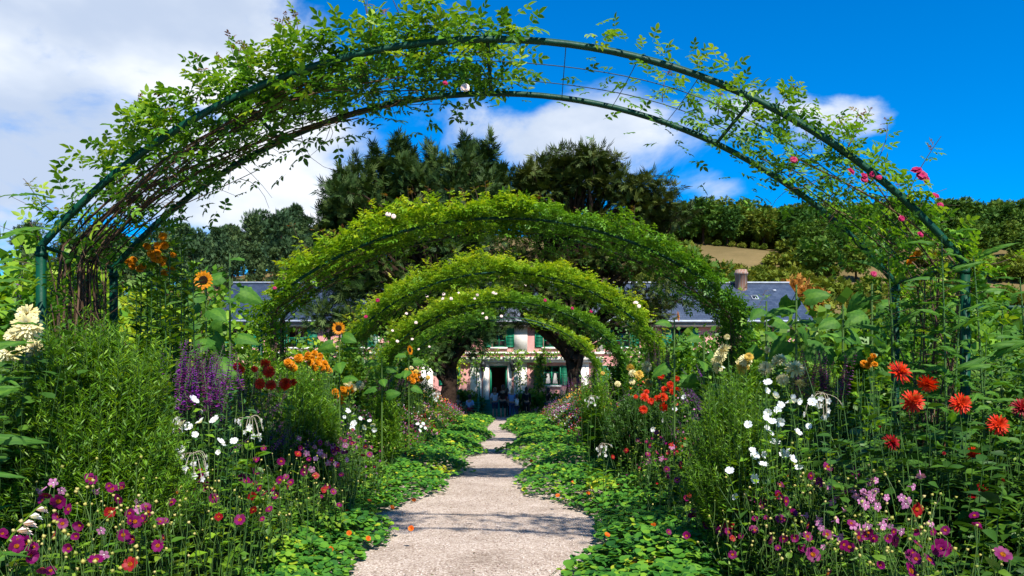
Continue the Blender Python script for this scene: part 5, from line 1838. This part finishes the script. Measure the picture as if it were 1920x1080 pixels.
sunflower('sunflower with dark disc beside the slate roof gable, above the violet salvia', 383, 527, 7.7, .20, 10, .30, (.1, -1, .1), z_low=.45)
sunflower('tall budded sunflower with jagged leaves rising next to the orange lilies', 428, 470, 8.0, .15, 8, .30, None, False, z_low=.55)
sunflower('small sunflower facing the path below the third arch', 635, 616, 10.6, .19, 8, .27, (.2, -1, .05), z_low=.55)
sunflower('sunflower seen edge on below the fourth arch', 766, 657, 15, .2, 6, .28, (1.0, -.45, .1), z_low=.55)
sunflower('sunflower without bloom showing pale broad leaves by the third arch foot', 715, 668, 11.5, .16, 6, .26, None, False, z_low=.55)
sunflower('budded sunflower with very large pale heart shaped leaves beside the slate roof', 1497, 528, 6.7, .2, 9, .31, None, False, z_low=.68)
sunflower('large leaved sunflower stalk standing before the iron post of the bare arch', 1585, 565, 6.9, .2, 8, .28, None, False, z_low=.66)
sunflower('large leaved sunflower stalk with drooping leaves behind the cream dahlias', 1440, 560, 7.8, .2, 7, .26, None, False, z_low=.66)
sunflower('sunflower with small orange bloom beside the right yew below the second arch', 1266, 594, 9.0, .13, 6, .24, (1.0, -.4, .1), z_low=.6)
sunflower('sunflower bud with broad leaves under the right end of the second arch', 1322, 620, 8.4, .12, 6, .26, None, False, z_low=.6)
sunflower('crimson tipped tall stalk with broad leaves beside the slanted iron hoop', 1640, 525, 6.4, .2, 9, .24, None, False, z_low=.5)
put_flower('rose', at(1638, 514, 6.35), (0, -1, .4), .055, bpy.data.objects['sunflower.010'], 'flower')


# tall leafy stalks (each leaf its own piece)
def tall_stalk(name, label, cat, px, py, Y, leaves, lsize, group=None, flower=None, fsize=.06, lean=.1, t0=.3, me=None):
    p = at(px, py, Y)
    root = thing(name, label, cat, (p[0] - lean, Y, 0), group)
    a = np.array([p[0] - lean, Y, 0.0])
    b = np.array([p[0] - lean * .8, Y, p[2] * .6])
    st = MB().tubes(bez(a[None], b[None], p[None], np.linspace(0, 1, 14)), np.linspace(.011, .004, 14)[None], 6, 0, .5)
    st.build('stem', M['stem'], root, True)
    leaves = int(leaves * 1.6)
    for k, t in enumerate(np.linspace(t0, .99, leaves)):
        q = bez(a[None], b[None], p[None], np.array([t]))[0, 0]
        an = k * 2.4 + random.uniform(-.4, .4)
        d = np.array([math.cos(an), math.sin(an) - .1, random.uniform(.0, .8)])
        nh = np.array([-d[0] * .4, -d[1] * .4 - .8, .8]) + rng.normal(size=3) * .35
        put_leaf(random.choice(me or LANC), q, d, nh, lsize * (1.2 - .5 * t) * random.uniform(.8, 1.2), root)
    if flower:
        for dx, dz in flower[1]:
            put_flower(flower[0], p + np.array([dx, -.03, dz]), face_dir(0, .4, .3), fsize, root)
    return root


for px, py, Y, n, lab, fl in ((1765, 440, 4.85, 20, 'tall leafy daisy stalk rising past the slanted green hoop end', None), (1735, 530, 5.5, 17, 'leafy daisy stalk in front of the iron post', None),
                              (1825, 480, 4.85, 20, 'tall leafy daisy stalk beside the green trellis', None), (1880, 555, 5.2, 17, 'leafy daisy stalk over the crimson dahlia', None),
                              (1705, 570, 5.9, 17, 'leafy daisy stalk between the two iron posts', None), (1800, 570, 4.8, 18, 'leafy daisy stalk above the orange red cactus dahlias', None),
                              (1912, 520, 5.2, 18, 'leafy daisy stalk with long drooping leaves at the trellis rail', None), (1850, 630, 4.9, 14, 'short leafy daisy stalk over the cactus dahlias', None),
                              (1665, 480, 5.3, 18, 'daisy stalk with yellow blooms behind the slanted hoop', ('gold', None))):
    tall_stalk('tall_daisy', lab, 'daisy', px, py, Y, n, .21, None, ('pompon', [(.16, -.02), (.13, -.05), (.19, .01)]) if fl else None, .05, lean=random.uniform(-.12, .12))
for px, py, Y, n, lab in ((-2, 365, 2.9, 16, 'tall thin stalk with long narrow leaves beside the cream dahlia'), (-22, 450, 2.7, 16, 'bending leafy stalk above the cream dahlia'), (-12, 500, 3.2, 14, 'leafy stalk close to the purple butterfly bush spike')):
    tall_stalk('tall_daisy', lab, 'daisy', px, py, Y, n, .17, None, None, .05, lean=.2)

# tall narrow-leaved clump with orange lilies, left
pts = [(300, 450), (318, 470), (285, 480), (340, 465), (265, 500), (330, 490), (352, 500), (295, 515), (255, 520), (310, 530), (345, 440), (275, 460), (325, 420), (362, 475)]
for i, (px, py) in enumerate(pts):
    Yk = random.uniform(5.6, 6.8)
    p = at(px, py, Yk)
    root = thing('tall_sunflower_stalk', 'tall upright stalk with narrow leaves in the clump topped by orange blooms', 'flower stalk', (p[0], Yk, 0), 'narrow leaved stalks between post and sunflower')
    a = np.array([[p[0] + random.uniform(-.1, .1), Yk, 0]])
    b = np.array([[p[0], Yk, p[2] * .6]])
    MB().tubes(bez(a, b, p[None], np.linspace(0, 1, 10)), np.linspace(.010, .004, 10)[None], 5, 0, .2).build('stem', M['stem'], root)
    fo = MB()
    shoot_leaves(fo, np.repeat(a, 1, 0), b, p[None], T_LAN, .17, 130, .15, 1.0, .1, .6, .9)
    tag(fo.build('foliage', M['mid'], root), kind='stuff')
    if i in (0, 1, 4, 5):
        for k in range(5):
            put_flower('pompon', p + np.array([random.uniform(-.07, .07), -.10, random.uniform(-.13, .05)]), face_dir(0, .2, .4), .062, root)

# gladiolus and sword leaves in front
root = thing('gladiolus', 'fading gladiolus stalk with cream buds leaning over the magenta dahlias', 'gladiolus', (*at(20, 1000, 3.1)[:2], 0))
a, c = at(-15, 1060, 3.1), at(78, 945, 3.1)
b = (a + c) / 2 + np.array([-.01, 0, .03])
g0 = a * np.array([1, 1, 0])
MB().tubes(np.concatenate([bez(g0[None], a[None] - (0, 0, .2), a[None], np.linspace(0, 1, 5)), bez(a[None], b[None], c[None], np.linspace(.1, 1, 9))], 1), np.linspace(.008, .003, 14)[None], 5, 0, .9).build('stem', M['sword'], root)
for t in (.35, .5, .62, .75, .88):
    q = bez(a[None], b[None], c[None], np.array([t]))[0, 0]
    mb = MB()
    for k in range(3):
        mb.inst(T_OV, q[None], frames(np.array([[.8, -.2 + .2 * k, .25 - .2 * k]]), np.array([[0, -.4, 1.0]])), .075 * (1.2 - t * .6), [.5])
    mb.build('flower', M['white'] if t in (.35, .75) else M['blush'], root)
for px, py, lab in ((340, 1075, 'tuft of pale sword shaped iris leaves at the edge of the nasturtium carpet'),):
    p = at(px, py, 5.0)
    root = thing('iris_leaves', lab, 'iris', (p[0], 5.0, 0))
    for k in range(9):
        d = np.array([[.25 + random.uniform(-.35, .5), random.uniform(-.3, .1), 1.0]])
        MB().inst(T_BLADE, np.array([[p[0] + random.uniform(-.06, .06), 5.0 + random.uniform(-.06, .06), .0]]), frames(d, np.array([[.2, -1, .2]])), random.uniform(.48, .72), [random.random()]).build('leaf', M['sword'], root)

# flowers too small and too many to pick out, far along both banks


def drift(side, label):
    mb = MB()
    star = Tpl([(0, 0, .1)] + [(.5 * math.cos(a), .5 * math.sin(a), 0) for a in np.arange(6) * math.pi / 3], [(0, 1 + i, 1 + (i + 1) % 6) for i in range(6)])
    kinds = [('crimson', 560, 1.7, 2.5, .036), ('magenta', 420, 1.7, 2.6, .038), ('pink', 300, 1.7, 2.8, .032), ('white', 110, 1.8, 3.4, .045), ('mauve', 900, 2.0, 3.4, .036), ('yellow', 170, 2.3, 4.0, .055), ('scarlet', 110, 2.2, 3.8, .055), ('gold', 80, 2.4, 4.0, .06)]
    mats = []
    for i, (m, n, u0, u1, s) in enumerate(kinds):
        mats.append(M[m])
        tp = Tpl(star.v, [tuple(f) for f in star.groups[3][0]], [i] * 6)
        nc = max(6, n // 34)
        cy = 9.5 + 30 * rng.random(nc)
        cu = rng.uniform(u0, u1, nc)
        k = rng.integers(0, nc, n)
        Y = cy[k] + rng.normal(size=n) * .6
        u = np.clip(cu[k] + rng.normal(size=n) * .25, 1.6, 4.2)
        X = ax(Y) + side * u
        z = profile(u) * (1 + .1 * wob(X, Y, 1.5, side)) + rng.uniform(.0, .16, n)
        nrm = unit(np.array([-side * .3, -1.0, .6]) + rnd(n) * .5)
        mb.inst(tp, np.stack([X, Y, z], -1), frames(np.cross(nrm, rnd(n)), nrm), s * rng.uniform(.6, 1.2, n))
    return tag(mb.build('far_flowers', mats), label, 'flowers', kind='stuff')


drift(-1, 'drift of tiny mixed blossoms running to the house along the pine wood side bank')
drift(1, 'drift of tiny mixed blossoms running to the house along the dahlia side bank')

# ------------------------------------------------------------------ shrubs outside the banks
SHR = [(665, 612, 29, 2.6, 'dark', 'dark evergreen shrub at the edge of the left yew, hiding the house wall'), (730, 625, 31, 2.2, 'mid', 'green shrub under the left yew branches'), (1215, 612, 30, 2.6, 'dark', 'dark evergreen shrub under the right yew branches'),
       (1290, 622, 26, 2.2, 'mid', 'green shrub between the right yew and the roof with skylight'), (1370, 618, 23, 2.0, 'fresh', 'fresh green shrub below the chimney'),
       (530, 655, 21, 2.0, 'lime', 'leafy yellow green shrub below the second studio window'), (1425, 600, 16, 1.8, 'mid', 'green shrub hiding the house wall beside the large sunflower leaves'),
       (40, 500, 8.5, 1.2, 'lime', 'pale leafy shrub between the iron post and the tall narrow stalks'), (-60, 470, 7.5, 1.2, 'fresh', 'leafy shrub outside the bare arch behind the cream dahlia'),
       (140, 520, 10.5, 1.5, 'lime', 'yellow green shrub seen between the iron posts of the bare arch'), (250, 510, 12.5, 1.6, 'mid', 'green shrub behind the narrow leaved stalks'),
       (340, 520, 15.5, 1.8, 'fresh', 'green shrub behind the sunflower by the gable'), (395, 640, 17, 1.8, 'lime', 'low yellow green shrub in front of the studio windows'),
       (450, 648, 20, 2.0, 'fresh', 'low shrub below the studio window balustrade'), (590, 622, 24, 2.2, 'mid', 'dark shrub between second and third arch feet'),
       (1780, 560, 8.0, 1.3, 'fresh', 'leafy shrub behind the iron posts on the trellis side'), (1660, 600, 9.5, 1.4, 'mid', 'shrub behind the large leaved sunflower stalks'),
       (1900, 600, 8.5, 1.3, 'mid', 'shrub under the green trellis rails'), (1560, 590, 12, 1.5, 'mid', 'green shrub between slate roof and sunflower leaves'), (1470, 620, 14.5, 1.5, 'fresh', 'green shrub behind the cream dahlias'),
       (1330, 650, 17.5, 1.3, 'fresh', 'low green shrub behind the foot of the second arch'), (1250, 655, 22, 1.6, 'mid', 'low shrub behind the foot of the third arch'), (1840, 560, 14, 2.2, 'fresh', 'tall shrub further beyond the trellis')]
for px, py, Y, r, m, lab in SHR:
    top = EYE + (HY - py) / FOC * Y
    bush_thing('garden_shrub', lab, 'shrub', ((px - CX) / FOC * Y, Y, max(.5, top - r)), (r, r * .8, r), 26, 75, T_DIA, .13, M[m])

# green trellis, right
root = thing('green_trellis', 'green painted trellis rails outside the flower bank on the dahlia side', 'trellis', (*at(1880, 600, 9.0)[:2], 0))
xa, xb = at(1822, 600, 9.0)[0], at(2050, 600, 9.0)[0]
for py in (577, 606):
    z = at(1880, py, 9.0)[2]
    MB().box(xa, xb, 8.97, 9.03, z - .025, z + .025).build('rail', M['arch_paint'], root)
for px in (1832, 1935, 2040):
    x = at(px, 600, 9.0)[0]
    MB().box(x - .03, x + .03, 8.931, 8.969, 0, at(1880, 577, 9.0)[2] + .06).build('post', M['arch_paint'], root)

# ------------------------------------------------------------------ vines on the house front


def vine(label, spots, n, m, size, Yv=46.72):
    root = thing('wall_vine', label, 'vine', (*at(spots[0][0], spots[0][1], Yv)[:2], 0))
    P = np.array([at(x, y, Yv) for x, y in spots])
    seg = rng.random(n) * (len(P) - 1)
    i = seg.astype(int)
    p = P[i] + (P[np.minimum(i + 1, len(P) - 1)] - P[i]) * (seg - i)[:, None] + rnd(n) * np.array([.22, .08, .16])
    p[:, 1] = np.minimum(p[:, 1], 46.5)
    fo = MB().inst(T_OV, p, frames(rnd(n) + np.array([0, -.5, 0]), unit(np.array([0, -1, .7]) + rnd(n) * .4)), size * rng.uniform(.6, 1.3, n))
    st = MB().tubes(P[None] + np.array([0, -.12, 0]), .03, 5)
    st.build('stem', M['cane'], root)
    tag(fo.build('foliage', M[m], root), kind='stuff')


vine('leafy vine running along the cornice above the house door', [(895, 775), (894, 700), (893, 664), (920, 663), (960, 665), (1000, 663), (1060, 664), (1100, 662)], 560, 'fresh', .18)
vine('dense rose climbing the house wall beside the right hand window', [(1012, 775), (1010, 730), (1012, 690), (1014, 664)], 520, 'mid', .22)
vine('thin rose climbing past the wall lantern right of the door', [(978, 775), (975, 720), (972, 690), (978, 664)], 200, 'fresh', .18)
vine('thin rose climbing beside the left hand shutters', [(858, 775), (860, 720), (858, 690), (862, 664)], 220, 'lime', .2)
for px, r, lab in ((884, .85, 'leafy rose shrub at the left of the green steps'), (990, .8, 'leafy rose shrub at the right of the green steps'), (1030, .9, 'dark shrub under the right hand house window'), (856, .8, 'green shrub under the left hand house window')):
    bush_thing('house_shrub', lab, 'shrub', ((px - CX) / FOC * 45.6, 45.6, .7), (r, .5, r * 1.1), 18, 60, T_OV, .2, M['mid'])

# ------------------------------------------------------------------ people at the door
SKIN = [mat('skin_a', (.42, .24, .17), .6, .3), mat('skin_b', (.30, .16, .11), .6, .3)]


def skin_mesh(name, joints, edges, m, parent, root=0, sub=1):
    me = bpy.data.meshes.new(name)
    bm = bmesh.new()
    lay = bm.verts.layers.skin.verify()
    vs = []
    for i, (p, r) in enumerate(joints):
        v = bm.verts.new(p)
        v[lay].radius = (r, r) if not isinstance(r, tuple) else r
        v[lay].use_root = i == root
        vs.append(v)
    for a, b in edges:
        bm.edges.new((vs[a], vs[b]))
    bm.to_mesh(me)
    bm.free()
    me.materials.append(m)
    o = bpy.data.objects.new(name, me)
    COL.objects.link(o)
    o.parent = parent
    k = o.modifiers.new('skin', 'SKIN')
    k.use_smooth_shade = True
    s = o.modifiers.new('sub', 'SUBSURF')
    s.levels = s.render_levels = sub
    return o


def person(label, loc, rot, shirt, trousers, hair, h=1.7, shorts=False, sleeve=True, seated=False, bag=None, long_hair=False, arm=(0.0, 0.0)):
    root = thing('person', label, 'person', loc)
    root.rotation_euler.z = rot
    s = h / 1.7
    root.scale = (s, s, s)
    hip = .90 if not seated else .50
    sh = hip + .50
    J = [((0, 0, hip), (.145, .105)), ((0, .0, hip + .20), (.125, .095)), ((0, .01, hip + .40), (.155, .11)), ((0, .0, sh + .04), .075), ((0, .015, sh + .12), .055), ((0, .03, sh + .19), .085), ((0, .035, sh + .29), .085)]
    E = [(0, 1), (1, 2), (2, 3), (3, 4), (4, 5), (5, 6)]
    arms, legs = [], []
    for k, sx in enumerate((-1, 1)):
        i = len(J)
        bend = arm[k]
        J += [((sx * .19, .0, sh - .02), .055), ((sx * .25, -.02, sh - .28), .043), ((sx * (.25 - .10 * bend), .06 + .20 * bend, sh - .50 + .30 * bend), .031), ((sx * (.25 - .12 * bend), .09 + .24 * bend, sh - .60 + .36 * bend), (.022, .038)), ((sx * (.24 - .12 * bend), .11 + .25 * bend, sh - .68 + .40 * bend), (.012, .030))]
        E += [(2, i), (i, i + 1), (i + 1, i + 2), (i + 2, i + 3), (i + 3, i + 4)]
        arms.append(i)
    for sx in (-1, 1):
        i = len(J)
        if not seated:
            J += [((sx * .095, 0, hip - .08), .088), ((sx * .10, .01, .48), .058), ((sx * .10, -.03, .30), .056), ((sx * .105, -.02, .07), .036), ((sx * .12, .14, .035), .036)]
        else:
            J += [((sx * .10, .06, hip - .01), .088), ((sx * .13, .44, hip + .0), .062), ((sx * .13, .43, .30), .054), ((sx * .13, .40, .07), .036), ((sx * .14, .55, .035), .036)]
        E += [(0, i), (i, i + 1), (i + 1, i + 2), (i + 2, i + 3), (i + 3, i + 4)]
        legs.append(i)
    skin_mesh('body', J, E, random.choice(SKIN), root)

    def clothe(name, idx, grow, m):
        mp = {j: n for n, j in enumerate(idx)}
        js = [(J[j][0], tuple(x + grow for x in (J[j][1] if isinstance(J[j][1], tuple) else (J[j][1],) * 2))) for j in idx]
        skin_mesh(name, js, [(mp[a], mp[b]) for a, b in E if a in mp and b in mp], m, root)
    a0, a1 = arms
    clothe('shirt', [0, 1, 2, a0, a0 + 1, a1, a1 + 1] + ([a0 + 2, a1 + 2] if not sleeve else []), .022, shirt)
    l0, l1 = legs
    clothe('shorts' if shorts else 'trousers', [0, l0, l0 + 1, l1, l1 + 1] + ([] if shorts else [l0 + 2, l0 + 3, l1 + 2, l1 + 3]), .026, trousers)
    hb = MB()
    hb.lathe((0, .005, sh + .20), [(.085, -.10 if not long_hair else -.28), (.112, .0), (.115, .09), (.085, .165), (.03, .195), (.001, .20)], 10)
    hb.v = [vv * np.array([.92, 1.0, 1]) for vv in hb.v]
    ho = bpy.data.objects.new('hair', hb.mesh('hair', hair, True))
    COL.objects.link(ho)
    ho.parent = root
    if bag:
        bb = MB().box(-.14, .14, -.24, -.125, hip + .08, hip + .46)
        bo = bpy.data.objects.new('backpack', bb.mesh('backpack', bag))
        COL.objects.link(bo)
        bo.parent = root
        bv = bo.modifiers.new('bevel', 'BEVEL')
        bv.width = .04
        bv.segments = 3
    return root


cl = {k: mat('cloth_' + k, c, .85, .1, .2, 40) for k, c in dict(grey=(.42, .44, .50), black=(.012, .012, .014), navy=(.03, .04, .07), blue=(.10, .20, .42), red=(.28, .02, .025), white=(.62, .60, .58), jeans=(.05, .09, .19), brown=(.022, .012, .011), skyblue=(.22, .33, .52)).items()}
hr = {k: mat('hair_' + k, c, .6) for k, c in dict(dark=(.018, .012, .010), brown=(.06, .035, .02), grey=(.30, .28, .26), blond=(.30, .20, .10)).items()}
YP = 44.0
pp = lambda px, Y=YP: ((px - CX) / FOC * Y, Y, .01)
person('person in pale grey top and navy shorts walking to the green steps', pp(928), .1, cl['grey'], cl['navy'], hr['brown'], 1.68, True, arm=(.2, .5))
person('person in dark brown top and shorts with bare legs before the door', pp(943, 43.2), -.1, cl['brown'], cl['black'], hr['dark'], 1.82, True, arm=(.6, .3))
person('person in red top standing by the door steps', pp(951, 44.9), .2, cl['red'], cl['black'], hr['brown'], 1.66, False)
person('person in blue shirt and jeans carrying a blue backpack', pp(960, 44.0), -.2, cl['blue'], cl['jeans'], hr['blond'], 1.62, False, bag=cl['skyblue'])
person('small person in white top beside the blue backpack', pp(969, 43.3), 1.2, cl['white'], cl['navy'], hr['brown'], 1.30, False, arm=(.8, .4))
person('person dressed all in black standing apart from the group', pp(987, 43.6), .3, cl['black'], cl['black'], hr['dark'], 1.70, False, sleeve=False, long_hair=True)
person('person with long dark hair passing beside the pink salvia', pp(1028, 42.5), -1.2, cl['mauve'] if 'mauve' in cl else cl['brown'], cl['navy'], hr['dark'], 1.66, False, long_hair=True)
bench = thing('garden_bench', 'green garden bench beside the steps under seated visitors', 'bench', pp(873, 44.2))
bx = pp(873, 44.2)
for k in range(3):
    MB().box(bx[0] - .85, bx[0] + .85, 43.98 + k * .15, 44.10 + k * .15, .42, .46).build('seat_slat', M['green_paint'], bench)
for k in range(3):
    MB().box(bx[0] - .85, bx[0] + .85, 44.47, 44.50, .52 + k * .14, .62 + k * .14).build('back_slat', M['green_paint'], bench)
for xx in (-.75, .70):
    for yy in (44.0, 44.42):
        MB().box(bx[0] + xx, bx[0] + xx + .05, yy, yy + .05, 0, .417 if yy < 44.2 else .90).build('leg', M['green_paint'], bench)
person('person in striped blue shirt sitting on the bench', (bx[0] + .25, 44.24, -.02), 2.6, cl['skyblue'], cl['red'], hr['dark'], 1.7, False, seated=True, arm=(.6, .6))
person('person in dark clothes sitting on the bench', (bx[0] - .45, 44.24, -.02), 3.3, cl['brown'], cl['black'], hr['brown'], 1.66, False, seated=True, arm=(.5, .6))
fz = EYE + (HY - 653) / (FOC / 47.0)
person('person in white top looking out of the studio window', ((562 - CX) / FOC * 47.9, 47.9, fz), 3.0, cl['white'], cl['navy'], hr['blond'], 1.7, False)
person('person in purple grey top inside the first studio window', ((446 - CX) / FOC * 48.2, 48.2, fz), 3.4, cl['grey'], cl['navy'], hr['dark'], 1.7, False)
